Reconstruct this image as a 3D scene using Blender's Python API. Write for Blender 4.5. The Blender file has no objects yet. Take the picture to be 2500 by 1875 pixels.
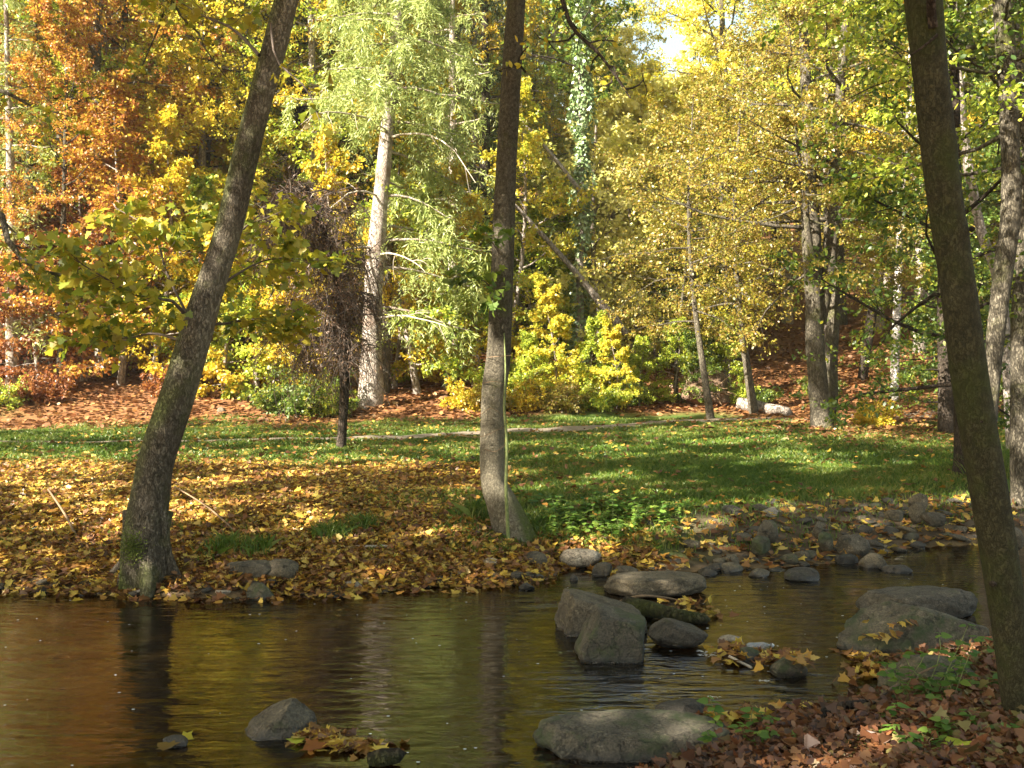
import bpy, math
import numpy as np
from mathutils import Vector

# ------------------------------------------------------------------ camera, world, sun, exposure
S = bpy.context.scene
C = S.collection
EYE = 2.2            # eye height above the water (z = 0)
FPX = 2400.0         # focal length in pixels of the 2500 px wide photograph
HOR = 900.0          # row of the horizon
cam = bpy.data.objects.new("camera", bpy.data.cameras.new("camera"))
C.objects.link(cam); S.camera = cam
cam.location = (0, 0, EYE); cam.rotation_euler = (math.radians(90), 0, 0)
cam.data.sensor_width = 36; cam.data.lens = 36 * FPX / 2500
cam.data.shift_y = -(937.5 - HOR) / 2500
cam.data.clip_end = 3000; cam.data.clip_start = 0.05

SUN_EL = math.radians(33); SUN_AZ = math.radians(-126)   # azimuth of the sun seen from the scene, clockwise from +Y
W = bpy.data.worlds.new("World"); S.world = W; W.use_nodes = True
nt = W.node_tree; bg = nt.nodes["Background"]
sky = nt.nodes.new("ShaderNodeTexSky"); sky.sky_type = 'NISHITA'; sky.sun_disc = False
sky.sun_elevation = SUN_EL; sky.sun_rotation = SUN_AZ
wm = nt.nodes.new('ShaderNodeMix'); wm.data_type = 'RGBA'; wm.blend_type = 'MULTIPLY'; wm.inputs[0].default_value = 1; wm.inputs[7].default_value = (1, .86, .64, 1)   # a warm hazy autumn sky
nt.links.new(sky.outputs[0], wm.inputs[6]); nt.links.new(wm.outputs[2], bg.inputs[0]); bg.inputs[1].default_value = 0.08
sun = bpy.data.objects.new("sun", bpy.data.lights.new("sun", 'SUN')); C.objects.link(sun)
sun.data.energy = 5.0; sun.data.angle = math.radians(0.5); sun.data.color = (1.0, 0.92, 0.78)
sd_ = Vector((math.sin(SUN_AZ) * math.cos(SUN_EL), math.cos(SUN_AZ) * math.cos(SUN_EL), math.sin(SUN_EL)))
sun.rotation_euler = sd_.to_track_quat('Z', 'Y').to_euler(); sun.location = (-20, -20, 40)
S.view_settings.view_transform = 'Standard'; S.view_settings.look = 'None'
S.view_settings.exposure = 2.65; S.view_settings.gamma = 1
S.view_settings.use_curve_mapping = False
cy = S.cycles
cy.max_bounces = 8; cy.diffuse_bounces = 4; cy.glossy_bounces = 3; cy.transmission_bounces = 4
cy.transparent_max_bounces = 8; cy.sample_clamp_indirect = 6; cy.caustics_reflective = False; cy.caustics_refractive = False

# ------------------------------------------------------------------ helpers
K = 2500 / 2212.0
def Rn(seed): return np.random.default_rng(seed)
def P(u, v, Y):                       # a point at distance Y that the photograph shows at (u, v)
    return np.array([(u - 1250) / FPX * Y, Y, EYE - (v - HOR) / FPX * Y])
def D(x, y, Y): return P(x * K, y * K, Y)
def PW(u, v): Y = EYE * FPX / (v - HOR); return ((u - 1250) / FPX * Y, Y)
def unit(a): return a / (np.linalg.norm(a, axis=-1, keepdims=True) + 1e-9)
_r = Rn(7)
_k = unit(_r.normal(size=(24, 3))) * np.repeat([1, 2.1, 4.3, 8.7], 6)[:, None] * _r.uniform(.8, 1.25, (24, 1))
_p = _r.uniform(0, 6.28, 24); _a = np.repeat([1, .5, .25, .125], 6)
def nz(p, f=1.0, oct=4):              # smooth noise about -1..1 at points n x 3
    p = np.asarray(p, float) * f
    n = oct * 6
    return (np.sin(p @ _k[:n].T * 2 + _p[:n]) * _a[:n]).sum(-1) / 2.6

class G:                              # a growing mesh
    def __init__(s): s.v = []; s.f = []; s.n = 0; s.sm = True
    def add(s, v, f):                 # f: m x k index array
        s.v.append(np.asarray(v, np.float32)); s.f.append(np.asarray(f, np.int64) + s.n); s.n += len(v)
    def tube(s, pts, rad, seg=8, lump=0.0, seed=0, cap=True, flare=None):
        pts = np.asarray(pts, float); rad = np.asarray(rad, float); n = len(pts)
        t = unit(np.gradient(pts, axis=0))
        ref = np.array([1., 0, 0]) if abs(t[0][0]) < .8 else np.array([0, 1., 0])
        a = unit(np.cross(t, ref)); b = np.cross(t, a)
        th = np.linspace(0, 2 * np.pi, seg, endpoint=False)
        ring = a[:, None] * np.cos(th)[None, :, None] + b[:, None] * np.sin(th)[None, :, None]
        rr = np.repeat(rad[:, None], seg, 1)
        if lump:
            q = ring * .25 + pts[:, None] * np.array([1, 1, .6]) + seed * 3.7
            rr = rr * (1 + lump * nz(q.reshape(-1, 3), 2.2, 3).reshape(n, seg))
        if flare is not None: rr = rr * flare(np.arange(n), th, ring, pts)
        v = pts[:, None] + ring * rr[:, :, None]
        i = np.arange(n - 1)[:, None] * seg; j = np.arange(seg)[None]; k = (j + 1) % seg
        f = np.stack([i + j, i + k, i + seg + k, i + seg + j], -1).reshape(-1, 4)
        s.add(v.reshape(-1, 3), f)
        if cap:
            s.add(np.vstack([v[-1], pts[-1][None] + t[-1] * rad[-1]]), np.stack([np.arange(seg), (np.arange(seg) + 1) % seg, np.full(seg, seg)], -1))
    def leaves(s, c, d, nrm, size, shape, curl=.15, rng=None):   # leaf shapes at c along d, facing nrm
        c = np.asarray(c, float); d = unit(np.asarray(d, float)); n = len(c)
        if n == 0: return
        w = unit(np.cross(nrm, d)); nn = np.cross(d, w)
        T = np.array(SHAPES[shape]); m = len(T)
        size = np.broadcast_to(size, (n,))[:, None, None]
        cu = curl if rng is None else (rng.uniform(-1, 1, (n, 1)) * curl * 2)
        zz = cu * (np.abs(T[:, 1]) * 1.2 + (T[:, 0] - .5) ** 2)[None, :]
        v = c[:, None] + size * (T[None, :, 0, None] * d[:, None] + T[None, :, 1, None] * w[:, None] + zz[:, :, None] * nn[:, None])
        s.add(v.reshape(-1, 3), np.arange(n * m).reshape(n, m))
    def mesh(s, name, mat, smooth=True, org=None):
        me = bpy.data.meshes.new(name)
        v = np.vstack(s.v).astype(np.float32)
        if org is not None: v = v - np.asarray(org, np.float32)
        lt = np.concatenate([np.full(len(f), f.shape[1]) for f in s.f]); li = np.concatenate([f.ravel() for f in s.f])
        me.vertices.add(len(v)); me.vertices.foreach_set("co", v.ravel())
        me.loops.add(len(li)); me.loops.foreach_set("vertex_index", li.astype(np.int32))
        me.polygons.add(len(lt)); st = np.concatenate([[0], np.cumsum(lt)[:-1]])
        me.polygons.foreach_set("loop_start", st.astype(np.int32)); me.polygons.foreach_set("loop_total", lt.astype(np.int32))
        me.polygons.foreach_set("use_smooth", np.full(len(lt), smooth))
        me.update(calc_edges=True); me.validate()
        if mat: me.materials.append(mat)
        return me
SHAPES = {
    'diamond': [(0, 0), (.45, .33), (1, 0), (.5, -.33)],
    'oval': [(0, 0), (.3, .27), (.68, .24), (1, 0), (.66, -.26), (.32, -.25)],
    'needle': [(0, .03), (.5, .085), (1, 0), (.45, -.085)],
    'strip': [(0, .012), (1, .006), (1, -.006), (0, -.012)],
    'maple': [(0, 0), (.02, .3), (-.06, .52), (.25, .42), (.42, .58), (.5, .3), (.72, .26), (1, 0), (.7, -.28), (.5, -.28), (.4, -.6), (.23, -.4), (-.08, -.5), (.03, -.28)],
    'heart': [(0, 0), (.02, .3), (.3, .4), (.7, .22), (1, 0), (.7, -.24), (.3, -.38), (.0, -.28)],
}
def tag(o, label=None, cat=None, group=None, kind=None):
    for k, v in (('label', label), ('category', cat), ('group', group), ('kind', kind)):
        if v: o[k] = v
    return o
def root(name, loc, label, cat, group=None):
    o = bpy.data.objects.new(name, None); C.objects.link(o); o.location = tuple(loc); o.empty_display_size = .2
    return tag(o, label, cat, group)
def part(name, g, mat, parent=None, smooth=True):      # one mesh object; local to its parent's place
    org = None if parent is None else np.array(parent.location)
    p = parent
    while p is not None and p.parent is not None: p = p.parent; org = org + np.array(p.location)
    o = bpy.data.objects.new(name, g.mesh(name, mat, smooth, org)); C.objects.link(o)
    if parent is not None: o.parent = parent
    return o
def solo(name, g, mat, org, label, cat, group=None, kind=None, smooth=True):   # a thing that is one mesh
    o = bpy.data.objects.new(name, g.mesh(name, mat, smooth, org)); C.objects.link(o); o.location = tuple(org)
    return tag(o, label, cat, group, kind)
def copy_tree(o, loc, rz=0, sc=1, label=None, group=None, cat=None, leafmat=None):
    c = o.copy(); C.objects.link(c); c.location = tuple(loc); c.rotation_euler = (0, 0, rz); c.scale = (sc,) * 3
    for ch in o.children:
        d = ch.copy(); C.objects.link(d); d.parent = c
        if leafmat is not None and d.name.startswith('crown'):
            d.material_slots[0].link = 'OBJECT'; d.material_slots[0].material = leafmat
    return tag(c, label, cat, group)

# ------------------------------------------------------------------ materials
def newmat(name):
    m = bpy.data.materials.new(name); m.use_nodes = True; t = m.node_tree; t.nodes.clear()
    out = t.nodes.new("ShaderNodeOutputMaterial")
    return m, t, out
def nd(t, typ, **kw):
    n = t.nodes.new("ShaderNode" + typ)
    for k, v in kw.items():
        if k in n.inputs: n.inputs[k].default_value = v
        else: setattr(n, k, v)
    return n
def ramp(t, fac, stops, interp='LINEAR'):
    r = t.nodes.new("ShaderNodeValToRGB"); r.color_ramp.interpolation = interp
    e = r.color_ramp.elements
    while len(e) < len(stops): e.new(.5)
    for i, (p, c) in enumerate(stops): e[i].position = p; e[i].color = (*c, 1)
    t.links.new(fac, r.inputs[0]); return r.outputs[0]
def mixc(t, fac, a, b, mode='MIX'):
    m = t.nodes.new("ShaderNodeMix"); m.data_type = 'RGBA'; m.blend_type = mode
    for s, x in ((m.inputs[0], fac), (m.inputs[6], a), (m.inputs[7], b)):
        if isinstance(x, bpy.types.NodeSocket): t.links.new(x, s)
        elif isinstance(x, tuple): s.default_value = (*x, 1)
        else: s.default_value = x
    return m.outputs[2]
def leafmat(name, cols, trans=.5, clump=.6, gloss=.04):
    m, t, out = newmat(name)
    geo = nd(t, 'NewGeometry'); tc = nd(t, 'TexCoord')
    n = nd(t, 'TexNoise', Scale=clump, Detail=2.0); t.links.new(tc.outputs['Object'], n.inputs['Vector'])
    a = nd(t, 'Math', operation='MULTIPLY_ADD'); t.links.new(n.outputs[0], a.inputs[0]); a.inputs[1].default_value = 1.3; a.inputs[2].default_value = -.65
    b = nd(t, 'Math', operation='ADD'); t.links.new(a.outputs[0], b.inputs[0]); t.links.new(geo.outputs['Random Per Island'], b.inputs[1])
    k = len(cols)
    col = ramp(t, b.outputs[0], [(i / (k - 1), c) for i, c in enumerate(cols)])
    d = nd(t, 'BsdfDiffuse'); tr = nd(t, 'BsdfTranslucent'); mx = nd(t, 'MixShader', Fac=trans)
    t.links.new(col, d.inputs[0]); t.links.new(col, tr.inputs[0])
    t.links.new(d.outputs[0], mx.inputs[1]); t.links.new(tr.outputs[0], mx.inputs[2])
    g = nd(t, 'BsdfGlossy', Roughness=.45); mg = nd(t, 'MixShader', Fac=gloss)
    t.links.new(mx.outputs[0], mg.inputs[1]); t.links.new(g.outputs[0], mg.inputs[2]); t.links.new(mg.outputs[0], out.inputs[0])
    return m
def barkmat(name, dark, light, moss=None, mossamt=.5, scale=9., stretch=.4, bump=.9, patch=None):
    m, t, out = newmat(name)
    tc = nd(t, 'TexCoord'); mp = nd(t, 'Mapping'); mp.inputs['Scale'].default_value = (1, 1, stretch)
    t.links.new(tc.outputs['Object'], mp.inputs[0])
    n1 = nd(t, 'TexNoise', Scale=scale * 2.2, Detail=6.0, Roughness=.65); t.links.new(mp.outputs[0], n1.inputs['Vector'])
    v1 = nd(t, 'TexVoronoi', Scale=scale * 3, feature='DISTANCE_TO_EDGE'); 
    wv = nd(t, 'VectorMath', operation='ADD'); sc = nd(t, 'VectorMath', operation='SCALE'); sc.inputs['Scale'].default_value = .12
    t.links.new(n1.outputs['Color'], sc.inputs[0]); t.links.new(mp.outputs[0], wv.inputs[0]); t.links.new(sc.outputs[0], wv.inputs[1]); t.links.new(wv.outputs[0], v1.inputs['Vector'])
    n2 = nd(t, 'TexNoise', Scale=1.7, Detail=4.0); t.links.new(tc.outputs['Object'], n2.inputs['Vector'])
    col = ramp(t, n1.outputs[0], [(.3, dark), (.7, light)])
    cr = ramp(t, v1.outputs[0], [(0, (.3, .28, .26)), (.16, (1, 1, 1))])
    col = mixc(t, .7, col, cr, 'MULTIPLY')
    if patch:
        f = ramp(t, n2.outputs[0], [(.5, (0, 0, 0)), (.62, (1, 1, 1))]); col = mixc(t, f, col, patch)
    if moss:
        n3 = nd(t, 'TexNoise', Scale=1.3, Detail=7.0, Roughness=.7); t.links.new(tc.outputs['Object'], n3.inputs['Vector'])
        f = ramp(t, n3.outputs[0], [(.75 - mossamt * .5, (0, 0, 0)), (.95 - mossamt * .5, (1, 1, 1))]); col = mixc(t, f, col, moss)
    for an, ac in (('pale', (.4, .35, .25)), ('mossy', (.13, .17, .03))):
        aa = nd(t, 'Attribute'); aa.attribute_name = an; sp = nd(t, 'Math', operation='MULTIPLY'); t.links.new(aa.outputs['Fac'], sp.inputs[0])
        rr = ramp(t, n1.outputs[0], [(.3, (.45, .45, .45)), (.6, (1, 1, 1))]); t.links.new(rr, sp.inputs[1]); col = mixc(t, sp.outputs[0], col, mixc(t, .6, ac, cr, 'MULTIPLY'))
    bs = nd(t, 'BsdfPrincipled', Roughness=.9); bs.inputs['Specular IOR Level'].default_value = .2
    t.links.new(col, bs.inputs['Base Color'])
    ad = nd(t, 'Math', operation='MULTIPLY_ADD'); t.links.new(n1.outputs[0], ad.inputs[0]); ad.inputs[1].default_value = .8; t.links.new(cr, ad.inputs[2])
    bp = nd(t, 'Bump', Strength=bump, Distance=.03); t.links.new(ad.outputs[0], bp.inputs['Height']); t.links.new(bp.outputs[0], bs.inputs['Normal'])
    t.links.new(bs.outputs[0], out.inputs[0]); return m
def rockmat(name, dark, light, moss=None, amt=.4, wet=True):
    m, t, out = newmat(name)
    tc = nd(t, 'TexCoord'); geo = nd(t, 'NewGeometry')
    n1 = nd(t, 'TexNoise', Scale=6.0, Detail=8.0, Roughness=.65); t.links.new(geo.outputs['Position'], n1.inputs['Vector'])
    n2 = nd(t, 'TexNoise', Scale=70.0, Detail=4.0, Roughness=.7); t.links.new(geo.outputs['Position'], n2.inputs['Vector'])
    col = ramp(t, n1.outputs[0], [(.3, dark), (.7, light)])
    sp = ramp(t, n2.outputs[0], [(.38, (.4, .4, .4)), (.55, (1.05, 1.05, 1.05)), (.7, (1.5, 1.45, 1.35))]); col = mixc(t, .8, col, sp, 'MULTIPLY')
    vx = nd(t, 'TexVoronoi', Scale=5.0, feature='DISTANCE_TO_EDGE'); wv = nd(t, 'VectorMath', operation='ADD'); ws = nd(t, 'VectorMath', operation='SCALE'); ws.inputs['Scale'].default_value = .35
    t.links.new(n1.outputs['Color'], ws.inputs[0]); t.links.new(geo.outputs['Position'], wv.inputs[0]); t.links.new(ws.outputs[0], wv.inputs[1]); t.links.new(wv.outputs[0], vx.inputs['Vector'])
    crk = ramp(t, vx.outputs[0], [(0, (.35, .33, .3)), (.025, (1, 1, 1))]); col = mixc(t, .75, col, crk, 'MULTIPLY')
    nl = nd(t, 'TexNoise', Scale=13.0, Detail=5.0, Roughness=.75); t.links.new(geo.outputs['Position'], nl.inputs['Vector'])
    lf = ramp(t, nl.outputs[0], [(.6, (0, 0, 0)), (.68, (.55, .55, .55))]); col = mixc(t, lf, col, tuple(min(1, x * 1.9) for x in light))
    oi = nd(t, 'ObjectInfo'); vr = ramp(t, oi.outputs['Random'], [(0, (.72, .72, .75)), (1, (1.15, 1.08, 1))]); col = mixc(t, 1.0, col, vr, 'MULTIPLY')
    if moss:
        n3 = nd(t, 'TexNoise', Scale=4.5, Detail=8.0, Roughness=.72); t.links.new(geo.outputs['Position'], n3.inputs['Vector'])
        f = ramp(t, n3.outputs[0], [(.72 - amt * .4, (0, 0, 0)), (.86 - amt * .4, (1, 1, 1))]); col = mixc(t, f, col, moss)
    xyz = nd(t, 'SeparateXYZ'); t.links.new(geo.outputs['Position'], xyz.inputs[0])
    bs = nd(t, 'BsdfPrincipled', Roughness=.85)
    if wet:      # the wet band just above the stream
        mr = nd(t, 'MapRange'); mr.inputs[1].default_value = .03; mr.inputs[2].default_value = .085
        ad = nd(t, 'Math', operation='MULTIPLY_ADD'); t.links.new(n1.outputs[0], ad.inputs[0]); ad.inputs[1].default_value = .04; t.links.new(xyz.outputs[2], ad.inputs[2])
        t.links.new(ad.outputs[0], mr.inputs[0])
        col = mixc(t, mr.outputs[0], mixc(t, 1.0, col, (.32, .3, .27), 'MULTIPLY'), col)
        rr = nd(t, 'MapRange'); rr.inputs[3].default_value = .25; rr.inputs[4].default_value = .88; t.links.new(mr.outputs[0], rr.inputs[0]); t.links.new(rr.outputs[0], bs.inputs['Roughness'])
    t.links.new(col, bs.inputs['Base Color'])
    mu = nd(t, 'Math', operation='MULTIPLY_ADD'); t.links.new(n2.outputs[0], mu.inputs[0]); mu.inputs[1].default_value = .25; t.links.new(n1.outputs[0], mu.inputs[2])
    mv = nd(t, 'Math', operation='MULTIPLY_ADD'); t.links.new(crk, mv.inputs[0]); mv.inputs[1].default_value = .35; t.links.new(mu.outputs[0], mv.inputs[2])
    bp = nd(t, 'Bump', Strength=.9, Distance=.035); t.links.new(mv.outputs[0], bp.inputs['Height']); t.links.new(bp.outputs[0], bs.inputs['Normal'])
    t.links.new(bs.outputs[0], out.inputs[0]); return m
def plain(name, col, rough=.8):
    m, t, out = newmat(name); bs = nd(t, 'BsdfPrincipled', Roughness=rough); tc = nd(t, 'TexCoord')
    n = nd(t, 'TexNoise', Scale=30.0, Detail=4.0); t.links.new(tc.outputs['Object'], n.inputs['Vector'])
    c = ramp(t, n.outputs[0], [(.3, tuple(x * .6 for x in col)), (.7, tuple(min(1, x * 1.25) for x in col))])
    t.links.new(c, bs.inputs['Base Color']); t.links.new(bs.outputs[0], out.inputs[0]); return m

M = {}
Yl, Go, Or, Re, Br = (.66, .56, .05), (.6, .42, .03), (.5, .2, .02), (.3, .075, .018), (.17, .07, .025)
M['pale'] = leafmat('leaves_glare_yellow', [(.66, .64, .14), (.8, .75, .26), (.86, .8, .38), (.78, .68, .18), (.6, .62, .12)], trans=.55)  # glare of the sunlit centre put into these extra pale leaf colours
M['yellow'] = leafmat('leaves_yellow', [(.32, .4, .035), (.55, .54, .05), Yl, (.68, .55, .06), Go])
M['gold'] = leafmat('leaves_gold', [(.4, .42, .03), Yl, Go, (.55, .33, .02), (.62, .5, .05)])
M['orange'] = leafmat('leaves_orange', [(.55, .42, .04), (.52, .29, .03), (.46, .2, .03), (.38, .14, .03), (.3, .1, .025), (.5, .27, .03), (.5, .42, .05)])
M['red'] = leafmat('leaves_red', [(.4, .18, .03), (.3, .11, .03), (.24, .075, .025), (.18, .06, .02), (.36, .16, .04)])
M['lime'] = leafmat('leaves_lime', [(.12, .22, .02), (.3, .4, .035), (.46, .52, .05), (.6, .58, .07), (.24, .33, .03)])
M['bough'] = leafmat('leaves_maple_bough', [(.12, .17, .02), (.24, .29, .03), (.38, .36, .03), (.5, .42, .04), (.3, .24, .03)])
M['green'] = leafmat('leaves_green', [(.05, .1, .015), (.1, .17, .02), (.2, .26, .03), (.08, .14, .02), (.4, .38, .03)])
M['olive'] = leafmat('leaves_olive', [(.14, .17, .02), (.3, .25, .03), (.36, .25, .04), (.22, .13, .03), (.4, .34, .05), (.2, .22, .03)])
M['needles'] = leafmat('needles_pale', [(.17, .24, .05), (.32, .38, .1), (.45, .48, .16), (.25, .32, .08)], trans=.4)
M['darkneedles'] = leafmat('needles_dark', [(.03, .05, .015), (.06, .09, .025), (.1, .13, .04)], trans=.3)
M['ivy'] = leafmat('ivy_leaves', [(.11, .18, .05), (.2, .3, .1), (.3, .38, .16)], trans=.25, gloss=.12)
M['herb'] = leafmat('herb_leaves', [(.06, .14, .02), (.12, .22, .03), (.2, .28, .04)], trans=.45)
M['litter'] = leafmat('litter_maple', [(.09, .04, .018), (.2, .08, .025), (.13, .06, .025), (.36, .17, .03), (.52, .34, .045), (.58, .44, .08), (.4, .2, .03), (.16, .07, .025), (.26, .13, .04), (.5, .36, .09), (.12, .055, .02)], trans=.2, clump=.5)
M['brownlitter'] = leafmat('litter_beech', [(.04, .018, .01), (.1, .038, .017), (.17, .068, .025), (.12, .05, .02), (.22, .11, .045), (.07, .03, .015), (.17, .14, .045)], trans=.15, clump=.5)
M['slopelitter'] = leafmat('litter_slope', [(.13, .06, .028), (.23, .1, .04), (.3, .15, .05), (.19, .075, .03), (.34, .2, .08)], trans=.15, clump=.3)
M['grass'] = leafmat('grass_blades', [(.055, .11, .01), (.09, .165, .015), (.14, .2, .022), (.24, .24, .05)], trans=.4, clump=.5)
M['dead'] = leafmat('dead_leaves', [(.1, .065, .045), (.17, .1, .06), (.24, .14, .08)], trans=.25)
M['barkgrey'] = barkmat('bark_grey', (.06, .05, .036), (.19, .165, .12), (.1, .105, .025), .45)
M['barkbank'] = barkmat('bark_mottled', (.06, .05, .034), (.22, .19, .135), (.1, .11, .02), .45, scale=15, stretch=.7)
M['barkmoss'] = barkmat('bark_mossy', (.075, .062, .045), (.21, .175, .13), (.09, .105, .025), .5, scale=12)
M['barkbeech'] = barkmat('bark_smooth_green', (.03, .028, .014), (.068, .062, .03), (.04, .052, .01), .55, scale=13, stretch=.6, bump=.6)
M['barkpale'] = barkmat('bark_pale', (.2, .16, .13), (.48, .42, .36), None, scale=6)
M['barkspruce'] = barkmat('bark_spruce', (.28, .23, .19), (.6, .53, .45), None, scale=6, patch=(.24, .18, .14))
M['barkdark'] = barkmat('bark_dark', (.035, .027, .02), (.09, .068, .05), (.06, .07, .02), .35)
M['barkbirch'] = barkmat('bark_birch', (.3, .27, .24), (.62, .58, .52), None, scale=3, stretch=1.6, patch=(.09, .07, .06))
M['twig'] = plain('twig_wood', (.09, .065, .048)); M['paletwig'] = plain('pale_dead_wood', (.38, .33, .26))
M['greenstem'] = plain('green_stem', (.16, .19, .06)); M['brownstem'] = plain('dry_stem', (.16, .1, .05))
M['moss'] = plain('moss', (.13, .16, .025), 1.0)
M['rock'] = rockmat('stone_grey', (.055, .046, .03), (.165, .14, .095), (.045, .055, .018), .35)
M['mossrock'] = rockmat('stone_mossy', (.055, .048, .032), (.15, .13, .09), (.045, .058, .02), .6)
M['palerock'] = rockmat('stone_pale', (.26, .22, .17), (.46, .41, .33), None)
M['darkrock'] = rockmat('stone_dark', (.03, .027, .021), (.085, .074, .056), (.04, .05, .015), .35)

# ------------------------------------------------------------------ the ground
far = [(-200, 9), (-60, 10.5), (-20, 10.2), (-8, 9.8)] + [PW(*q) for q in [(0, 1440), (300, 1455), (560, 1462), (700, 1450), (830, 1450), (1000, 1437), (1150, 1426), (1290, 1428), (1345, 1412), (1375, 1385), (1460, 1385), (1500, 1408), (1720, 1395), (1900, 1385), (2050, 1374), (2150, 1360), (2200, 1338), (2380, 1330), (2500, 1312)]] + [(12, 16), (30, 22), (60, 30), (200, 60)]
near = [(200, 50), (60, 21), (30, 14), (13, 10.6)] + [PW(*q) for q in [(2750, 1500), (2480, 1570), (2330, 1615), (2120, 1622), (2180, 1650), (2200, 1695), (2050, 1735), (1900, 1765), (1800, 1800), (1720, 1840), (1600, 1890), (1450, 1960)]] + [(.1, 4.2), (-1.5, 3.6), (-5, 3.1), (-20, 3.4), (-60, 3.5), (-200, 3)]
POLY = np.array(far + near, float)
def sdist(x, y):                      # signed distance to the water's edge, positive on land
    x = np.asarray(x, float); y = np.asarray(y, float); sh = x.shape; x = x.ravel(); y = y.ravel()
    best = np.full(x.shape, 1e9); ins = np.zeros(x.shape, bool)
    A = POLY; B = np.roll(POLY, -1, 0)
    for (ax, ay), (bx, by) in zip(A, B):
        dx, dy = bx - ax, by - ay
        t = np.clip(((x - ax) * dx + (y - ay) * dy) / (dx * dx + dy * dy + 1e-9), 0, 1)
        best = np.minimum(best, np.hypot(x - ax - t * dx, y - ay - t * dy))
        if ay != by:
            c = ((ay > y) != (by > y)) & (x < (bx - ax) * (y - ay) / (by - ay) + ax); ins ^= c
    return np.where(ins, -best, best).reshape(sh)
def sst(a, b, x): t = np.clip((x - a) / (b - a), 0, 1); return t * t * (3 - 2 * t)
def hgt(x, y):
    x = np.asarray(x, float); y = np.asarray(y, float); s = sdist(x, y)
    p = np.stack([x, y, 0 * x], -1)
    n = nz(p, .9, 4) * .03 + nz(p, 3.5, 3) * .012
    farside = sst(6.8, 9.2, y + 0 * x)
    k = np.where(x > 1.0, .9 + .8 * sst(1, 4, x), .95)
    land_f = .5 * (1 - np.exp(-np.maximum(s, 0) / k)) + .012 * np.clip(y - 11, 0, 16)
    land_n = .55 * (1 - np.exp(-np.maximum(s, 0) / 1.1))
    land = land_n + (land_f - land_n) * np.where(x > 6, sst(11, 14, y), farside)
    start = 26.5 + 2.5 * sst(-2, 6, x)
    t = np.maximum(y - start, 0)
    hill = .30 * (np.sqrt(t * t + 25) - 5) * (1 - .0) + nz(p, .12, 2) * .5 * np.clip(t / 12, 0, 1)
    hill = np.where(hill > 24, 24 + (hill - 24) * .1, hill)
    bed = -.42 * (1 - np.exp(np.minimum(s, 0) / .8))
    return np.where(s > 0, land + hill + n * np.clip(s * 2, 0, 1), bed + n * np.clip(-s * 2, 0, 1) * 1.2)
def hit(u, v):                        # where the photograph's line of sight at (u, v) meets the ground
    Y = np.linspace(3.5, 90, 6000); q = np.stack([(u - 1250) / FPX * Y, Y, EYE - (v - HOR) / FPX * Y], -1)
    i = np.argmax(q[:, 2] <= hgt(q[:, 0], q[:, 1])); return q[i]
def gz(x, y): return float(hgt(np.array([x]), np.array([y]))[0])
PATH = np.array([hit(u, v)[:2] for u, v in [(560, 1076), (740, 1073), (930, 1069), (1130, 1062), (1350, 1053), (1500, 1042), (1640, 1032), (1780, 1026)]])
PATH = np.vstack([PATH[0] - [14, 1.5], PATH, PATH[-1] + [6, 1.5], PATH[-1] + [16, 2]])
def pdist(x, y):
    b = np.full(np.shape(x), 1e9)
    for (ax, ay), (bx, by) in zip(PATH[:-1], PATH[1:]):
        dx, dy = bx - ax, by - ay; t = np.clip(((x - ax) * dx + (y - ay) * dy) / (dx * dx + dy * dy), 0, 1)
        b = np.minimum(b, np.hypot(x - ax - t * dx, y - ay - t * dy))
    return b
def litter_mask(x, y):                # 1 where the maple leaves lie thick (left bank), 0 on the open lawn
    p = np.stack([x, y, 0 * np.asarray(x)], -1)
    n = nz(p, .5, 3) * 1.1
    a = 1 - sst(-2.3, .5, x + n - .22 * (y - 10))
    b = 1 - sst(15.2, 18.2, y + n * 1.2)
    return a * b
def slope_mask(x, y):
    p = np.stack([x, y, 0 * np.asarray(x)], -1)
    t8 = .85 * np.exp(-((x - 9.2) / 3.6) ** 2 - ((y - 23.6) / 3.4) ** 2) * sst(-.7, .2, nz(p + 4, .5, 3) + .25)
    return np.maximum(t8, sst(-1.5, 1.5, y + nz(p, .35, 3) * 1.5 - (25.3 + 2.5 * sst(-6, 0, x) + 1.0 * sst(0, 6, x) - 3.5 * sst(6.5, 9, x))))
def axis(lo, hi, flo, fhi, step, grow):
    m = list(np.arange(flo, fhi + 1e-6, step)); d = step
    while m[-1] < hi: d *= grow; m.append(m[-1] + d)
    d = step
    while m[0] > lo: d *= grow; m.insert(0, m[0] - d)
    return np.array(m)
def grid(xs, ys):
    X, Y = np.meshgrid(xs, ys); nx, ny = len(xs), len(ys)
    i = np.arange(ny - 1)[:, None] * nx + np.arange(nx - 1)[None]
    return X.ravel(), Y.ravel(), np.stack([i, i + 1, i + nx + 1, i + nx], -1).reshape(-1, 4)
def attr(o, name, val):
    a = o.data.attributes.new(name, 'FLOAT', 'POINT'); a.data.foreach_set('value', np.asarray(val, np.float32))
xs = axis(-1500, 1500, -7, 8, .07, 1.05); ys = axis(-600, 2500, 3.5, 14, .07, 1.035)
X, Y, F = grid(xs, ys); Z = hgt(X, Y)
g = G(); g.add(np.stack([X, Y, Z], -1), F)
mg, t, out = newmat('ground_soil')
geo = nd(t, 'NewGeometry')
def A(name): a = nd(t, 'Attribute'); a.attribute_name = name; return a.outputs['Fac']
n1 = nd(t, 'TexNoise', Scale=5.0, Detail=8.0, Roughness=.7); t.links.new(geo.outputs['Position'], n1.inputs['Vector'])
n2 = nd(t, 'TexNoise', Scale=1.0, Detail=4.0); t.links.new(geo.outputs['Position'], n2.inputs['Vector'])
vo = nd(t, 'TexVoronoi', Scale=11.0); t.links.new(geo.outputs['Position'], vo.inputs['Vector'])
vl = nd(t, 'TexVoronoi', Scale=14.0); t.links.new(geo.outputs['Position'], vl.inputs['Vector'])
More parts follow.
